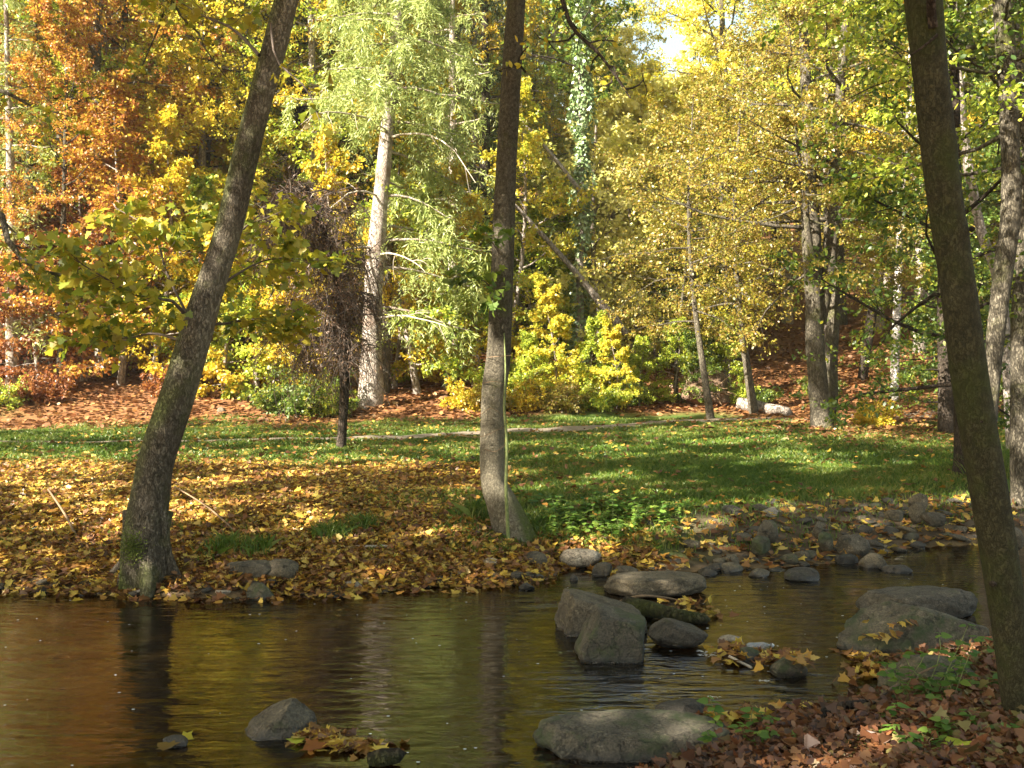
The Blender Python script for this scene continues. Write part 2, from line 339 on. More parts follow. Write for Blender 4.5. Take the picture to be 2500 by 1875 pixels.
grassc = ramp(t, n1.outputs[0], [(.3, (.035, .06, .012)), (.55, (.06, .1, .016)), (.75, (.13, .12, .035))])
litc = mixc(t, .6, ramp(t, n1.outputs[0], [(.3, (.1, .045, .018)), (.7, (.34, .17, .04))]), ramp(t, vl.outputs['Color'], [(.1, (.16, .06, .02)), (.5, (.4, .2, .035)), (.9, (.5, .33, .05))]))
sloc = mixc(t, .5, ramp(t, n1.outputs[0], [(.3, (.09, .042, .02)), (.7, (.22, .1, .04))]), ramp(t, vl.outputs['Color'], [(.1, (.11, .045, .02)), (.9, (.28, .14, .055))]))
mud = ramp(t, n1.outputs[0], [(.3, (.05, .035, .02)), (.7, (.13, .095, .06))])
bedc = mixc(t, .55, ramp(t, n1.outputs[0], [(.3, (.07, .042, .016)), (.7, (.22, .14, .055))]), ramp(t, vo.outputs['Color'], [(.1, (.06, .04, .02)), (.9, (.26, .18, .08))]))
col = mixc(t, A('litter'), grassc, litc); col = mixc(t, A('slope'), col, sloc); col = mixc(t, A('shore'), col, mud); col = mixc(t, A('bed'), col, bedc)
bs = nd(t, 'BsdfPrincipled', Roughness=.95); t.links.new(col, bs.inputs['Base Color']); bs.inputs['Specular IOR Level'].default_value = .15
bp = nd(t, 'Bump', Strength=.8, Distance=.04); t.links.new(n1.outputs[0], bp.inputs['Height']); t.links.new(bp.outputs[0], bs.inputs['Normal'])
t.links.new(bs.outputs[0], out.inputs[0])
ground = bpy.data.objects.new('ground', g.mesh('ground', mg)); C.objects.link(ground); tag(ground, 'uneven leaf-strewn ground of banks, lawn and wooded slope', None, None, 'structure')
SD = sdist(X, Y)
nearside = (Y < 9.2) & (SD > 0) & (X > -3) | (Y < 5)
attr(ground, 'litter', litter_mask(X, Y)); attr(ground, 'slope', np.maximum(slope_mask(X, Y) * (SD > 0), nearside * 1.))
bar = sst(1.2, 2.6, X) * (1 - sst(1.2, 2.6, SD)) * (Y > 8.5)
attr(ground, 'shore', np.clip(np.maximum(1 - sst(.1, .5, SD), bar), 0, 1)); attr(ground, 'bed', 1 - sst(-.05, .12, SD))

# the trodden path across the lawn
tt = np.linspace(0, len(PATH) - 1, 140); cx = np.interp(tt, range(len(PATH)), PATH[:, 0]); cyy = np.interp(tt, range(len(PATH)), PATH[:, 1])
for _ in range(6): cx[1:-1] = (cx[:-2] + cx[1:-1] * 2 + cx[2:]) / 4; cyy[1:-1] = (cyy[:-2] + cyy[1:-1] * 2 + cyy[2:]) / 4
tn = unit(np.stack([np.gradient(cx), np.gradient(cyy)], -1)); wd = (.3 + .5 * sst(-6, 2, cx)) + .15 * nz(np.stack([cx, cyy, 0 * cx], -1), .8, 3)
off = np.linspace(-1, 1, 7); px = cx[:, None] - tn[:, 1:] * wd[:, None] * off; py = cyy[:, None] + tn[:, :1] * wd[:, None] * off
pz = hgt(px, py) + .012 + .02 * (1 - off ** 2)
g = G(); i = np.arange(139)[:, None] * 7 + np.arange(6)[None]
g.add(np.stack([px, py, pz], -1).reshape(-1, 3), np.stack([i, i + 1, i + 8, i + 7], -1).reshape(-1, 4))
o = part('path', g, plain('trodden_earth', (.19, .15, .1), .95)); tag(o, 'narrow trodden earth path crossing the lawn', None, None, 'structure')

# the stream
mw, t, out = newmat('stream_water')
geo = nd(t, 'NewGeometry'); mp = nd(t, 'Mapping'); mp.inputs['Scale'].default_value = (.5, 2.0, 1); t.links.new(geo.outputs['Position'], mp.inputs[0])
rf = nd(t, 'Attribute'); rf.attribute_name = 'riffle'
n1 = nd(t, 'TexNoise', Scale=2.2, Detail=2.0, Roughness=.5, Distortion=.4); t.links.new(mp.outputs[0], n1.inputs['Vector'])
n2 = nd(t, 'TexNoise', Scale=6.5, Detail=3.0, Roughness=.55, Distortion=.7); t.links.new(mp.outputs[0], n2.inputs['Vector'])
ad = nd(t, 'Math', operation='MULTIPLY_ADD'); t.links.new(n2.outputs[0], ad.inputs[0]); t.links.new(n1.outputs[0], ad.inputs[2])
am = nd(t, 'Math', operation='MULTIPLY_ADD'); t.links.new(rf.outputs['Fac'], am.inputs[0]); am.inputs[1].default_value = .9; am.inputs[2].default_value = .45; t.links.new(am.outputs[0], ad.inputs[1])
bp = nd(t, 'Bump', Strength=1.0); t.links.new(ad.outputs[0], bp.inputs['Height'])
dm = nd(t, 'Math', operation='MULTIPLY_ADD'); t.links.new(rf.outputs['Fac'], dm.inputs[0]); dm.inputs[1].default_value = .022; dm.inputs[2].default_value = .013; t.links.new(dm.outputs[0], bp.inputs['Distance'])
fr = nd(t, 'Fresnel', IOR=2.1); t.links.new(bp.outputs[0], fr.inputs['Normal'])
gl = nd(t, 'BsdfGlossy', Roughness=.03); t.links.new(bp.outputs[0], gl.inputs['Normal'])
tp = nd(t, 'BsdfTransparent'); tp.inputs[0].default_value = (.5, .33, .09, 1)
mu = nd(t, 'BsdfDiffuse'); mu.inputs[0].default_value = (.1, .065, .02, 1)
m1 = nd(t, 'MixShader', Fac=.05); t.links.new(tp.outputs[0], m1.inputs[1]); t.links.new(mu.outputs[0], m1.inputs[2])
m2 = nd(t, 'MixShader'); t.links.new(fr.outputs[0], m2.inputs[0]); t.links.new(m1.outputs[0], m2.inputs[1]); t.links.new(gl.outputs[0], m2.inputs[2])
t.links.new(m2.outputs[0], out.inputs[0])
xs = axis(-150, 150, -6, 9, .12, 1.1); ys = np.concatenate([[2.5], np.arange(3, 13.5, .12), np.arange(14, 24, 1.), [30, 60]])
X, Y, F = grid(xs, ys); keep = (sdist(X, Y) < 1.2)[F].any(1)
g = G(); g.add(np.stack([X, Y, 0 * X], -1), F[keep]); water = part('water', g, mw); tag(water, 'brown shallow stream with fine ripples', None, None, 'structure')
rif = 0 * X
for (u, v, r, a) in [(1350, 1480, .9, .55), (1500, 1660, .55, .8), (1680, 1610, .7, .9), (1900, 1690, .9, .6), (2050, 1660, .6, .7), (2300, 1400, 1.1, .9), (1250, 1470, .8, .5), (1900, 1420, .6, .35), (1700, 1720, .8, .6), (2000, 1500, .9, .35), (1450, 1720, .8, .35)]:
    a0, b0 = PW(u, v); rif = np.maximum(rif, a * np.exp(-(((X - a0) / r) ** 2 + ((Y - b0) / (r * .55)) ** 2)))
attr(water, 'riffle', rif)

# ------------------------------------------------------------------ tree builders
def smooth_line(pts, n):
    pts = np.asarray(pts, float); m = len(pts)
    t = np.linspace(0, m - 1, n); i = np.clip(t.astype(int), 0, m - 2); f = (t - i)[:, None]
    p0 = pts[np.clip(i - 1, 0, m - 1)]; p1 = pts[i]; p2 = pts[i + 1]; p3 = pts[np.clip(i + 2, 0, m - 1)]
    return .5 * (2 * p1 + (p2 - p0) * f + (2 * p0 - 5 * p1 + 4 * p2 - p3) * f * f + (3 * p1 - p0 - 3 * p2 + p3) * f ** 3)
def branch_line(p, d, L, rng, n=6, up=.0, wig=.18):
    pts = [np.array(p, float)]; d = np.array(d, float)
    for i in range(n - 1):
        d = unit(d + rng.normal(size=3) * wig + np.array([0, 0, up]))
        pts.append(pts[-1] + d * L / (n - 1))
    return np.array(pts)
def spray(wood, leaf, line, r0, rng, nsub, subL, ntw, nl, size, shape, seg=5, flat=.75, up=.02, lw=.9, start=.25, subseg=3):
    """a limb with side shoots and the leaves on them"""
    n = len(line)
    wood.tube(line, np.linspace(r0, max(r0 * .15, .004), n), seg, cap=False)
    cs, ds = [], []
    for k in range(nsub):
        s = start + (1 - start) * (k + rng.uniform(0, 1)) / nsub
        x = s * (n - 1); i = min(int(x), n - 2); p = line[i] + (line[i + 1] - line[i]) * (x - i); d = unit(line[i + 1] - line[i])
        side = unit(np.cross(d, [0, 0, 1]) + 1e-6) * (1 if k % 2 else -1)
        dd = unit(d * rng.uniform(.4, 1) + side * rng.uniform(.5, 1.1) + np.array([0, 0, 1]) * rng.normal() * (1 - flat) * 1.2)
        L = subL * (1.15 - .65 * s) * rng.uniform(.6, 1.25)
        ln = branch_line(p, dd, L, rng, 4, up, .2)
        wood.tube(ln, np.linspace(max(r0 * .28 * (1 - s * .6), .004), .003, 4), subseg, cap=False)
        q = rng.uniform(.15, 1, ntw); xi = q * 3; ii = np.minimum(xi.astype(int), 2)
        tp = ln[ii] + (ln[ii + 1] - ln[ii]) * (xi - ii)[:, None]
        td = unit(dd[None] * .7 + rng.normal(size=(ntw, 3)) * np.array([.8, .8, .8 * (1 - flat) + .1]))
        u = rng.uniform(.05, 1, (ntw, nl)) * (L * .45)
        c = tp[:, None] + td[:, None] * u[..., None] + rng.normal(size=(ntw, nl, 3)) * size * .5
        cs.append(c.reshape(-1, 3)); ds.append((td[:, None] + rng.normal(size=(ntw, nl, 3)) * lw).reshape(-1, 3))
    c = np.vstack(cs); d = unit(np.vstack(ds)); d[:, 2] -= .45
    nr = unit(np.array([0, 0, 1.]) + rng.normal(size=c.shape) * lw)
    leaf.leaves(c, d, nr, size * rng.uniform(.65, 1.3, len(c)), shape, rng=rng)
def crown_on(wood, leaf, tr, rad, rng, t0=.35, R=3.5, nb=26, nsub=7, ntw=5, nl=10, size=.16, shape='diamond', elev=(.1, .9), up=.03, flat=.7, prof=None, squeeze=None, lw=.9, seg=5):
    n = len(tr)
    for b in range(nb):
        s = t0 + (1 - t0) * (b + rng.uniform(.2, .8)) / nb
        x = s * (n - 1); i = min(int(x), n - 2); p = tr[i] + (tr[i + 1] - tr[i]) * (x - i)
        q = (s - t0) / (1 - t0)
        w = prof(q) if prof else (.55 + .45 * math.sin(math.pi * min(q * 1.25 + .1, 1))) * (1 - .38 * q ** 2)
        az = b * 2.39996 + rng.uniform(-.5, .5); el = elev[0] + (elev[1] - elev[0]) * q + rng.normal() * .12
        d = np.array([math.cos(az) * math.cos(el), math.sin(az) * math.cos(el), math.sin(el)])
        if squeeze is not None: w *= squeeze(d)
        L = R * w * rng.uniform(.75, 1.2)
        if L < .3: continue
        ln = branch_line(p, d, L, rng, 6, up, .16)
        spray(wood, leaf, ln, min(rad[i] * .45, .012 + .011 * L), rng, nsub, L * .55, ntw, nl, size, shape, seg, flat, lw=lw)
def trunk_pts(H, rng, lean=0.03, n=14, bow=.25):
    z = np.linspace(-.25, H, n); a = rng.uniform(0, 6.28); ph = rng.uniform(0, 6.28)
    x = np.cos(a) * lean * z + bow * np.sin(z / H * 4 + ph) - bow * math.sin(ph); y = np.sin(a) * lean * z + bow * np.cos(z / H * 3.3 + ph) - bow * math.cos(ph)
    return np.stack([x, y, z], -1)
def taper(r, n, p=.85, base=.5):
    t = np.linspace(0, 1, n); return r * ((1 - t) ** p * .92 + .08) * (1 + base * np.exp(-t * n * .75))
def make_tree(name, H, r, bark, lf, seed, label, cat='tree', **kw):
    rng = Rn(seed); R_ = root(name, (0, 0, 0), label, cat)
    tr = trunk_pts(H, rng, kw.pop('lean', .03)); rd = taper(r, len(tr))
    w = G(); l = G(); w.tube(smooth_line(tr, 28), np.interp(np.linspace(0, 1, 28), np.linspace(0, 1, 14), rd), 10, .08, seed)
    crown_on(w, l, tr, rd, rng, **kw)
    part('trunk', w, M[bark], R_); part('crown', l, M[lf], R_, False); return R_
def make_spruce(name, H, r, bark, lf, seed, label, z0=3.5, R=4.2, nb=60, nh=13, nn=11, needle=.24, hang=1.1, dead=0, tr=None, cat='tree', loc=(0, 0, 0), size_top=.35, skip=None):
    rng = Rn(seed); R_ = root(name, loc, label, cat)
    if tr is None: tr = trunk_pts(H, rng, .01, bow=.08)
    w = G(); l = G(); n = len(tr); rd = taper(r, n, .8, .35)
    w.tube(smooth_line(tr, 30), np.interp(np.linspace(0, 1, 30), np.linspace(0, 1, n), rd), 14, .07, seed)
    zz = tr[:, 2]; base = zz[0]; cs, ds, sz = [], [], []; top = zz[-1]
    for b in range(nb):
        q = (b + rng.uniform(0, 1)) / nb; z = base + z0 + (top - base - z0) * q ** 1.1
        p = np.array([np.interp(z, zz, tr[:, 0]), np.interp(z, zz, tr[:, 1]), z])
        az = b * 2.39996 + rng.uniform(-.4, .4)
        if skip and skip(az, z - base): continue
        L = R * ((1 - q) * (1 - size_top) + size_top) * rng.uniform(.7, 1.15)
        d = np.array([math.cos(az), math.sin(az), .12]); ln = branch_line(p, d, L, rng, 7, -.1, .06)
        ln[-2:, 2] += np.array([.06, .22]) * L * .4
        w.tube(ln, np.linspace(.035 + .006 * L, .008, 7), 4, cap=False)
        s = rng.uniform(.22, 1, nh); x = s * 6; i = np.minimum(x.astype(int), 5); hp = ln[i] + (ln[i + 1] - ln[i]) * (x - i)[:, None]
        side = np.array([-math.sin(az), math.cos(az), 0]); lat = rng.normal(size=nh) * .42 * (1.15 - s)
        hd = unit(np.array([0, 0, -1.]) + rng.normal(size=(nh, 3)) * .28 + side[None] * lat[:, None] * 2)
        hp = hp + side[None] * (lat * .5)[:, None]
        hl = hang * rng.uniform(.35, 1.2, nh) * (.6 + .4 * (1 - q))
        u = (np.arange(nn)[None] + rng.uniform(0, 1, (nh, nn))) / nn
        c = hp[:, None] + hd[:, None] * (u * hl[:, None])[..., None] + rng.normal(size=(nh, nn, 3)) * .05
        dd = hd[:, None] * .9 + rng.normal(size=(nh, nn, 3)) * np.array([.75, .75, .45])
        cs.append(c.reshape(-1, 3)); ds.append(dd.reshape(-1, 3)); sz.append(np.repeat(needle * (1.15 - .5 * u), 1, 0).reshape(-1))
        m = nn * 2; x = rng.uniform(.25, 1, m) * 6; i = np.minimum(x.astype(int), 5); c = ln[i] + (ln[i + 1] - ln[i]) * (x - i)[:, None] + rng.normal(size=(m, 3)) * .05
        cs.append(c); ds.append(d[None] * .6 + side[None] * rng.choice([-1, 1], m)[:, None] + rng.normal(size=(m, 3)) * .35 + np.array([0, 0, -.35])); sz.append(np.full(m, needle))
    c = np.vstack(cs); d = unit(np.vstack(ds)); l.leaves(c, d, unit(rng.normal(size=c.shape) + np.array([0, -.3, .6])), np.concatenate(sz) * rng.uniform(.7, 1.25, len(c)), 'needle', rng=rng)
    w.v = [a + np.array(loc, np.float32) for a in w.v]; l.v = [a + np.array(loc, np.float32) for a in l.v]
    part('trunk', w, M[bark], R_); part('crown', l, M[lf], R_, False); 
    if dead:
        for k in range(dead):
            dg = G()
            z = base + rng.uniform(2.5, 9); p = np.array([np.interp(z, zz, tr[:, 0]), np.interp(z, zz, tr[:, 1]), z]) + np.array(loc)
            az = rng.uniform(-2.6, -.4); ln = branch_line(p, (math.cos(az), math.sin(az), .25), rng.uniform(2.2, 4.5), rng, 8, -.16, .1)
            dg.tube(ln, np.linspace(.04, .008, 8), 5)
            for j in (3, 5, 6): dg.tube(branch_line(ln[j], unit(ln[j] - ln[j - 1] + rng.normal(size=3) * .5), .8, rng, 5, -.2, .15), np.linspace(.014, .004, 5), 3)
            part('dead_branch', dg, M['paletwig'], R_)
    return R_
def hero_line(px, Y):                 # trunk drawn through points (x, y, width) in the 2212 px view, all at distance Y
    q = np.array([D(x, y, Y) for x, y, w in px]); r = np.array([w * K / FPX * Y / 2 for x, y, w in px])
    return q, r

# ------------------------------------------------------------------ the three near trunks
# leaning tree at the water's edge on the left
Y1 = 9.75
px = [(316, 1262, 100), (314, 1225, 100), (312, 1177, 98), (313, 1126, 90), (322, 1060, 80), (333, 992, 74), (385, 821, 70), (428, 660, 65), (471, 511, 58), (533, 239, 56), (584, 34, 55), (622, -180, 52), (650, -500, 46), (672, -900, 38), (685, -1300, 26), (690, -1750, 10)]
q, r = hero_line(px, Y1); q[:, 1] += np.linspace(0, 1.2, len(q)) ** 2 * .6
T1 = root('leaning_tree', q[0], 'tall grey-barked tree leaning right over the stream with mossy roots at the water', 'tree')
def flare1(i, th, ring, pts):
    h = np.clip((pts[:, 2] - pts[0, 2]) / .42, 0, 1)[:, None]
    lob = .5 + .5 * np.cos(th * 5 + .8)[None]; return 1 + (1 - h) ** 2 * (lob ** 2 * .3 - .12)
w = G(); l = G(); tr = smooth_line(q, 110); rr = np.interp(np.linspace(0, 1, 110), np.linspace(0, 1, len(r)), r)
w.tube(tr, rr, 48, .05, 1, flare=flare1); o = part('trunk', w, M['barkmoss'], T1)
def bark_attr(o, fn):
    c = np.empty(len(o.data.vertices) * 3, np.float32); o.data.vertices.foreach_get('co', c); nn = np.empty_like(c); o.data.vertices.foreach_get('normal', nn)
    for k, v in fn(c.reshape(-1, 3), nn.reshape(-1, 3)).items(): attr(o, k, np.clip(v, 0, 1))
bark_attr(o, lambda c, n: {'mossy': sst(-.1, .8, -n[:, 0] + .5 * nz(c, 2.2, 4)) * .6 + .6 * sst(.5, .1, c[:, 2]) * sst(0, .6, nz(c, 4, 3) + .2), 'pale': .55 * sst(-.3, .7, n[:, 0] + .4 * nz(c + 5, 1.2, 3)) * sst(-.3, .6, nz(c + 9, .8, 3))})
w = G(); rng = Rn(5)
for (x, y, dx0, x2, y2, dy, rr0) in [(286, 1150, .12, 258, 1252, -.06, .06), (318, 1165, .15, 318, 1275, -.3, .075), (350, 1150, .1, 388, 1246, .02, .055), (276, 1180, .05, 226, 1240, .16, .04)]:
    a = D(x, y, Y1 - dx0 + .07); b = D(x2, y2, Y1 + dy); m = a * .6 + b * .4 + [np.sign(x2 - x) * -.03, .02, -.06]; b[2] = min(b[2], gz(b[0], b[1])) - .06
    w.tube(smooth_line([a + [0, .06, .2], a, m, b], 16), np.linspace(rr0 * 1.6, rr0 * .8, 16), 16, .22, x)
part('roots', w, M['barkmoss'], T1)
g = G(); rng = Rn(6); n = 900                      # moss cushion low on the trunk
c = D(306, 1172, Y1) + rng.normal(size=(n, 3)) * [.055, .0, .075]; ax = q[1]; c[:, 1] = Y1 - np.sqrt(np.maximum(.27 ** 2 - (c[:, 0] - q[1][0]) ** 2, .001)) * .93
g.leaves(c, rng.normal(size=(n, 3)) + [0, -1, .2], rng.normal(size=(n, 3)), .02, 'diamond', rng=rng); part('moss_patch', g, M['moss'], T1, False)
w = G(); l = G(); rng = Rn(11)                     # low leafy boughs seen against the wood
def bough(w, l, pts, r0, seed, nsub=9, subL=.9, ntw=5, nl=8, size=.09, **kw):
    spray(w, l, smooth_line(pts, 9), r0, Rn(seed), nsub, subL, ntw, nl, size, 'maple', 6, .8, lw=.75, **kw)
bough(w, l, [D(405, 690, 9.9), D(372, 650, 9.7), D(300, 640, 9.3), D(225, 600, 9.0), D(160, 560, 8.9)], .022, 1, 8, .8)
bough(w, l, [D(425, 660, 9.9), D(500, 600, 10.2), D(580, 560, 10.6), D(660, 560, 11)], .02, 2, 10, .9)
bough(w, l, [D(415, 700, 9.9), D(480, 700, 10.3), D(560, 690, 10.8), D(640, 720, 11.2)], .02, 3, 10, .8)
bough(w, l, [D(440, 580, 9.9), D(520, 500, 10.5), D(590, 440, 11.2)], .018, 4, 8, .8)
bough(w, l, [D(390, 735, 9.9), D(330, 720, 10.2), D(270, 730, 10.5), D(200, 700, 10.8)], .018, 5, 9, .8)
bough(w, l, [D(410, 690, 9.9), D(360, 590, 10.2), D(330, 500, 10.6), D(250, 450, 11)], .018, 6, 8, .8)
bough(w, l, [D(585, 50, 9.8), D(598, 130, 9.6), D(660, 190, 9.4), D(690, 260, 9.3)], .014, 7, 5, .35, 2, 2)
bough(w, l, [D(560, 120, 9.8), D(500, 60, 10.4), D(430, 30, 11), D(340, -30, 11.4)], .02, 8, 9, .9, 3, 5)
part('boughs', w, M['twig'], T1); o = part('crown', l, M['bough'], T1, False); o['label'] = 'yellow-green maple leaves on low boughs'
w = G(); l = G(); crown_on(w, l, q[11:], r[11:], Rn(12), .2, 4.6, 34, 8, 5, 9, .14, 'oval'); part('upper_limbs', w, M['barkgrey'], T1); part('upper_crown', l, M['yellow'], T1, False)

# straight tree in the middle with a flared mossy foot
Y2 = 11.35
px = [(1096, 1172, 74), (1092, 1130, 64), (1080, 1085, 60), (1066, 1040, 55), (1063, 960, 53), (1067, 850, 52), (1078, 760, 51), (1084, 600, 48), (1092, 400, 45), (1102, 200, 43), (1116, -10, 41), (1126, -200, 38), (1130, -600, 33), (1135, -1000, 26), (1138, -1500, 9)]
q, r = hero_line(px, Y2)
T2 = root('straight_tree', q[0], 'grey-brown middle tree with a bent, flared mossy foot at the bank edge', 'tree')
def flare2(i, th, ring, pts):
    h = np.clip((pts[:, 2] - pts[0, 2]) / .78, 0, 1)[:, None]; c = ring[..., 0]
    return 1 + (1 - h) ** 1.6 * (np.clip(c, 0, 1) ** 2 * 1.0 - .1) - .1 * (1 - h) * (np.cos(th * 4 + 1)[None] > .6)
w = G(); tr = smooth_line(q, 120); rr = np.interp(np.linspace(0, 1, 120), np.linspace(0, 1, len(r)), r)
w.tube(tr, rr, 44, .045, 2, flare=flare2); o = part('trunk', w, M['barkbank'], T2)
zp = D(0, 795, Y2)[2] - T2.location[2]
bark_attr(o, lambda c, n: {'pale': .55 * sst(zp + .03, zp - .05, c[:, 2] + .03 * nz(c, 6, 3)) * sst(-.9, .3, nz(c + 3, 1.6, 4) + .3) + .3 * sst(.0, .6, nz(c + 8, 1.1, 3)), 'mossy': sst(.75, .25, c[:, 2]) * sst(-.1, .5, n[:, 0] + .3 * nz(c, 3, 3)) * .95})
w = G(); w.tube(smooth_line([D(1098, 1165, Y2 - .3), D(1093, 1050, Y2 - .27), D(1095, 960, Y2 - .23), D(1089, 880, Y2 - .22), D(1092, 800, Y2 - .2), D(1089, 720, Y2 - .18)], 30), np.linspace(.021, .006, 30), 8, .1)
tag(part('thin_stem', w, M['greenstem'], T2), 'thin straight pale green stem growing up the trunk')
w = G()
for (x0, y0, x1, y1, x2, y2) in [(1050, 772, 1075, 770, 1104, 768), (1042, 828, 1070, 824, 1094, 832), (1040, 895, 1062, 882, 1090, 900), (985, 940, 1040, 943, 1095, 918), (1045, 970, 1070, 975, 1092, 960)]:
    w = G(); w.tube(smooth_line([D(x0, y0, Y2 - .1), D(x1, y1, Y2 - .24), D(x2, y2, Y2 - .2)], 12), np.linspace(.004, .003, 12), 5); part('vine_twig', w, M['brownstem'], T2)

w = G(); l = G()
bough(w, l, [D(1070, 640, Y2), D(1050, 610, 11.1), D(1010, 590, 10.9)], .008, 21, 4, .35, 3, 4, .1)
bough(w, l, [D(1085, 560, Y2), D(1060, 520, 11.0), D(1035, 510, 10.8)], .008, 22, 4, .35, 3, 4, .1)
bough(w, l, [D(1085, 700, Y2 - .1), D(1060, 660, 11.0), D(1075, 640, 10.9)], .006, 23, 3, .3, 3, 4, .09)
o = part('shoots', w, M['twig'], T2); l0 = part('crown', l, M['green'], T2, False)
w = G(); l = G()
def dark_bough(pts, r0, seed, n=6, sub=.5):
    rng = Rn(seed); ln = smooth_line(pts, 22); w.tube(ln, np.linspace(r0, .008, 22), 8, .12, seed)
    for k in range(n):
        i = int(5 + 16 * k / n); d = unit(ln[i + 1 if i < 21 else i] - ln[i - 1]); sd2 = 1 if k % 2 else -1
        b = branch_line(ln[i], unit(d + np.array([sd2 * 1.1, rng.normal() * .3, .25])), sub * rng.uniform(.5, 1.2), rng, 6, -.08, .3)
        w.tube(b, np.linspace(r0 * .4, .004, 6), 5)
        w.tube(branch_line(b[3], unit(d + rng.normal(size=3) * .6), sub * .5, rng, 4, 0, .3), np.linspace(r0 * .22, .003, 4), 4)
        l.leaves(b[2:] + rng.normal(size=(4, 3)) * .05, rng.normal(size=(4, 3)), rng.normal(size=(4, 3)), .09, 'oval', rng=rng)
dark_bough([D(1195, -90, 10.9), D(1215, 0, 10.8), D(1238, 62, 10.7), D(1290, 112, 10.6), D(1330, 165, 10.5), D(1362, 212, 10.4)], .034, 31, 8)
dark_bough([D(1135, 155, 11.25), D(1120, 130, 11), D(1140, 100, 10.9)], .014, 32, 3, .3)
part('bare_boughs', w, M['barkdark'], T2)
crown_on(G(), l, q[10:], r[10:], Rn(33), .3, 4.4, 34, 8, 5, 9, .14, 'oval'); part('upper_crown', l, M['yellow'], T2, False)

# mossy tree at the right on the near bank
Y3 = 5.0
px = [(2218, 1560, 92), (2203, 1500, 84), (2188, 1400, 80), (2170, 1280, 80), (2150, 1150, 83), (2122, 980, 84), (2092, 800, 82), (2066, 600, 77), (2036, 400, 76), (2010, 170, 76), (1994, 0, 82), (1978, -160, 78), (1950, -420, 66), (1930, -800, 50), (1915, -1300, 34), (1905, -1800, 14)]
q, r = hero_line(px, Y3); r = r * .93
T3 = root('mossy_trunk_tree', q[0], 'near leaning tree with smooth dark green bark and knots on the leaf-covered bank', 'tree')
KN = [D(2048, 310, Y3), D(2085, 500, Y3), D(2103, 910, Y3), D(2130, 1255, Y3)]
def flare3(i, th, ring, pts):
    f = np.ones(ring.shape[:2])
    for kx in KN:
        s = pts[:, None] + ring * .085; dd = np.linalg.norm(s - (kx + [0, -.085, 0]), axis=-1)
        f += .13 * np.exp(-(dd / .05) ** 2) - .16 * np.exp(-(dd / .018) ** 2)
    return f
w = G(); tr = smooth_line(q, 170); rr = np.interp(np.linspace(0, 1, 170), np.linspace(0, 1, len(r)), r); w.tube(tr, rr, 56, .03, 3, flare=flare3); part('trunk', w, M['barkbeech'], T3)
w = G()
for k, kx in enumerate(KN[1:]):
    w = G(); w.tube([kx + [0, -.065, 0], kx + [0, -.084, .002], kx + [0, -.094, .004]], [.016, .012, .006], 10, .2, k); part('knot', w, M['barkdark'], T3)
w = G(); w.tube(smooth_line([D(2016, 60, Y3 - .09), D(2012, 0, Y3 - .14), D(2024, -60, Y3 - .3), D(2060, -200, Y3 - .7)], 12), np.linspace(.026, .016, 12), 8, .1)
w.tube(smooth_line([D(2025, 75, Y3 - .09), D(1995, 100, Y3 - .105), D(1968, 118, Y3 - .09)], 10), np.linspace(.008, .004, 10), 6)
part('bough', w, M['barkdark'], T3)
w = G(); l = G(); crown_on(w, l, q[11:], r[11:], Rn(41), .25, 3.6, 26, 8, 5, 9, .11, 'oval'); part('upper_limbs', w, M['barkdark'], T3); part('upper_crown', l, M['lime'], T3, False)

# ------------------------------------------------------------------ the lawn's edge: weeping tree, spruce, ivy tree, three-stemmed maple
b = hit(834, 1096); Y4 = b[1]
px = [(737, 985, 30), (738, 960, 24), (741, 900, 20), (744, 830, 20), (742, 760, 18), (735, 660, 16), (718, 560, 14), (690, 470, 11), (660, 400, 8)]
q, r = hero_line(px, Y4); T4 = root('weeping_tree', q[0], 'small dark weeping tree with bare brown hanging twigs on the lawn before the spruce', 'tree')
w = G(); w.tube(smooth_line(q, 40), np.interp(np.linspace(0, 1, 40), np.linspace(0, 1, len(r)), r), 14, .12, 4); part('trunk', w, M['barkdark'], T4)
w = G(); l = G(); rng = Rn(44)
for k in range(84):
    s = rng.uniform(.48, 1); x = s * 8; i = min(int(x), 7); p = q[i] + (q[i + 1] - q[i]) * (x - i); az = rng.uniform(0, 6.28)
    ln = branch_line(p, (math.cos(az) * 1.1 - .5, math.sin(az), .5), rng.uniform(.7, 1.7) * (.75 if math.cos(az) > .2 else 1), rng, 7, -.2, .2); w.tube(ln, np.linspace(.022, .006, 7), 4, cap=False)
    for j in range(19):
        i2 = rng.integers(1, 7); L = rng.uniform(.4, 1.5); ln2 = branch_line(ln[i2], unit(rng.normal(size=3) * .6 + [0, 0, -.1]), L, rng, 7, -.3, .24)
        w.tube(ln2, np.linspace(.007, .003, 7), 3, cap=False)
        m = 13; c = ln2[rng.integers(1, 7, m)] + rng.normal(size=(m, 3)) * .05; l.leaves(c, rng.normal(size=(m, 3)) + [0, 0, -.7], rng.normal(size=(m, 3)), .085, 'needle', rng=rng)
part('twigs', w, M['twig'], T4); part('crown', l, M['dead'], T4, False)

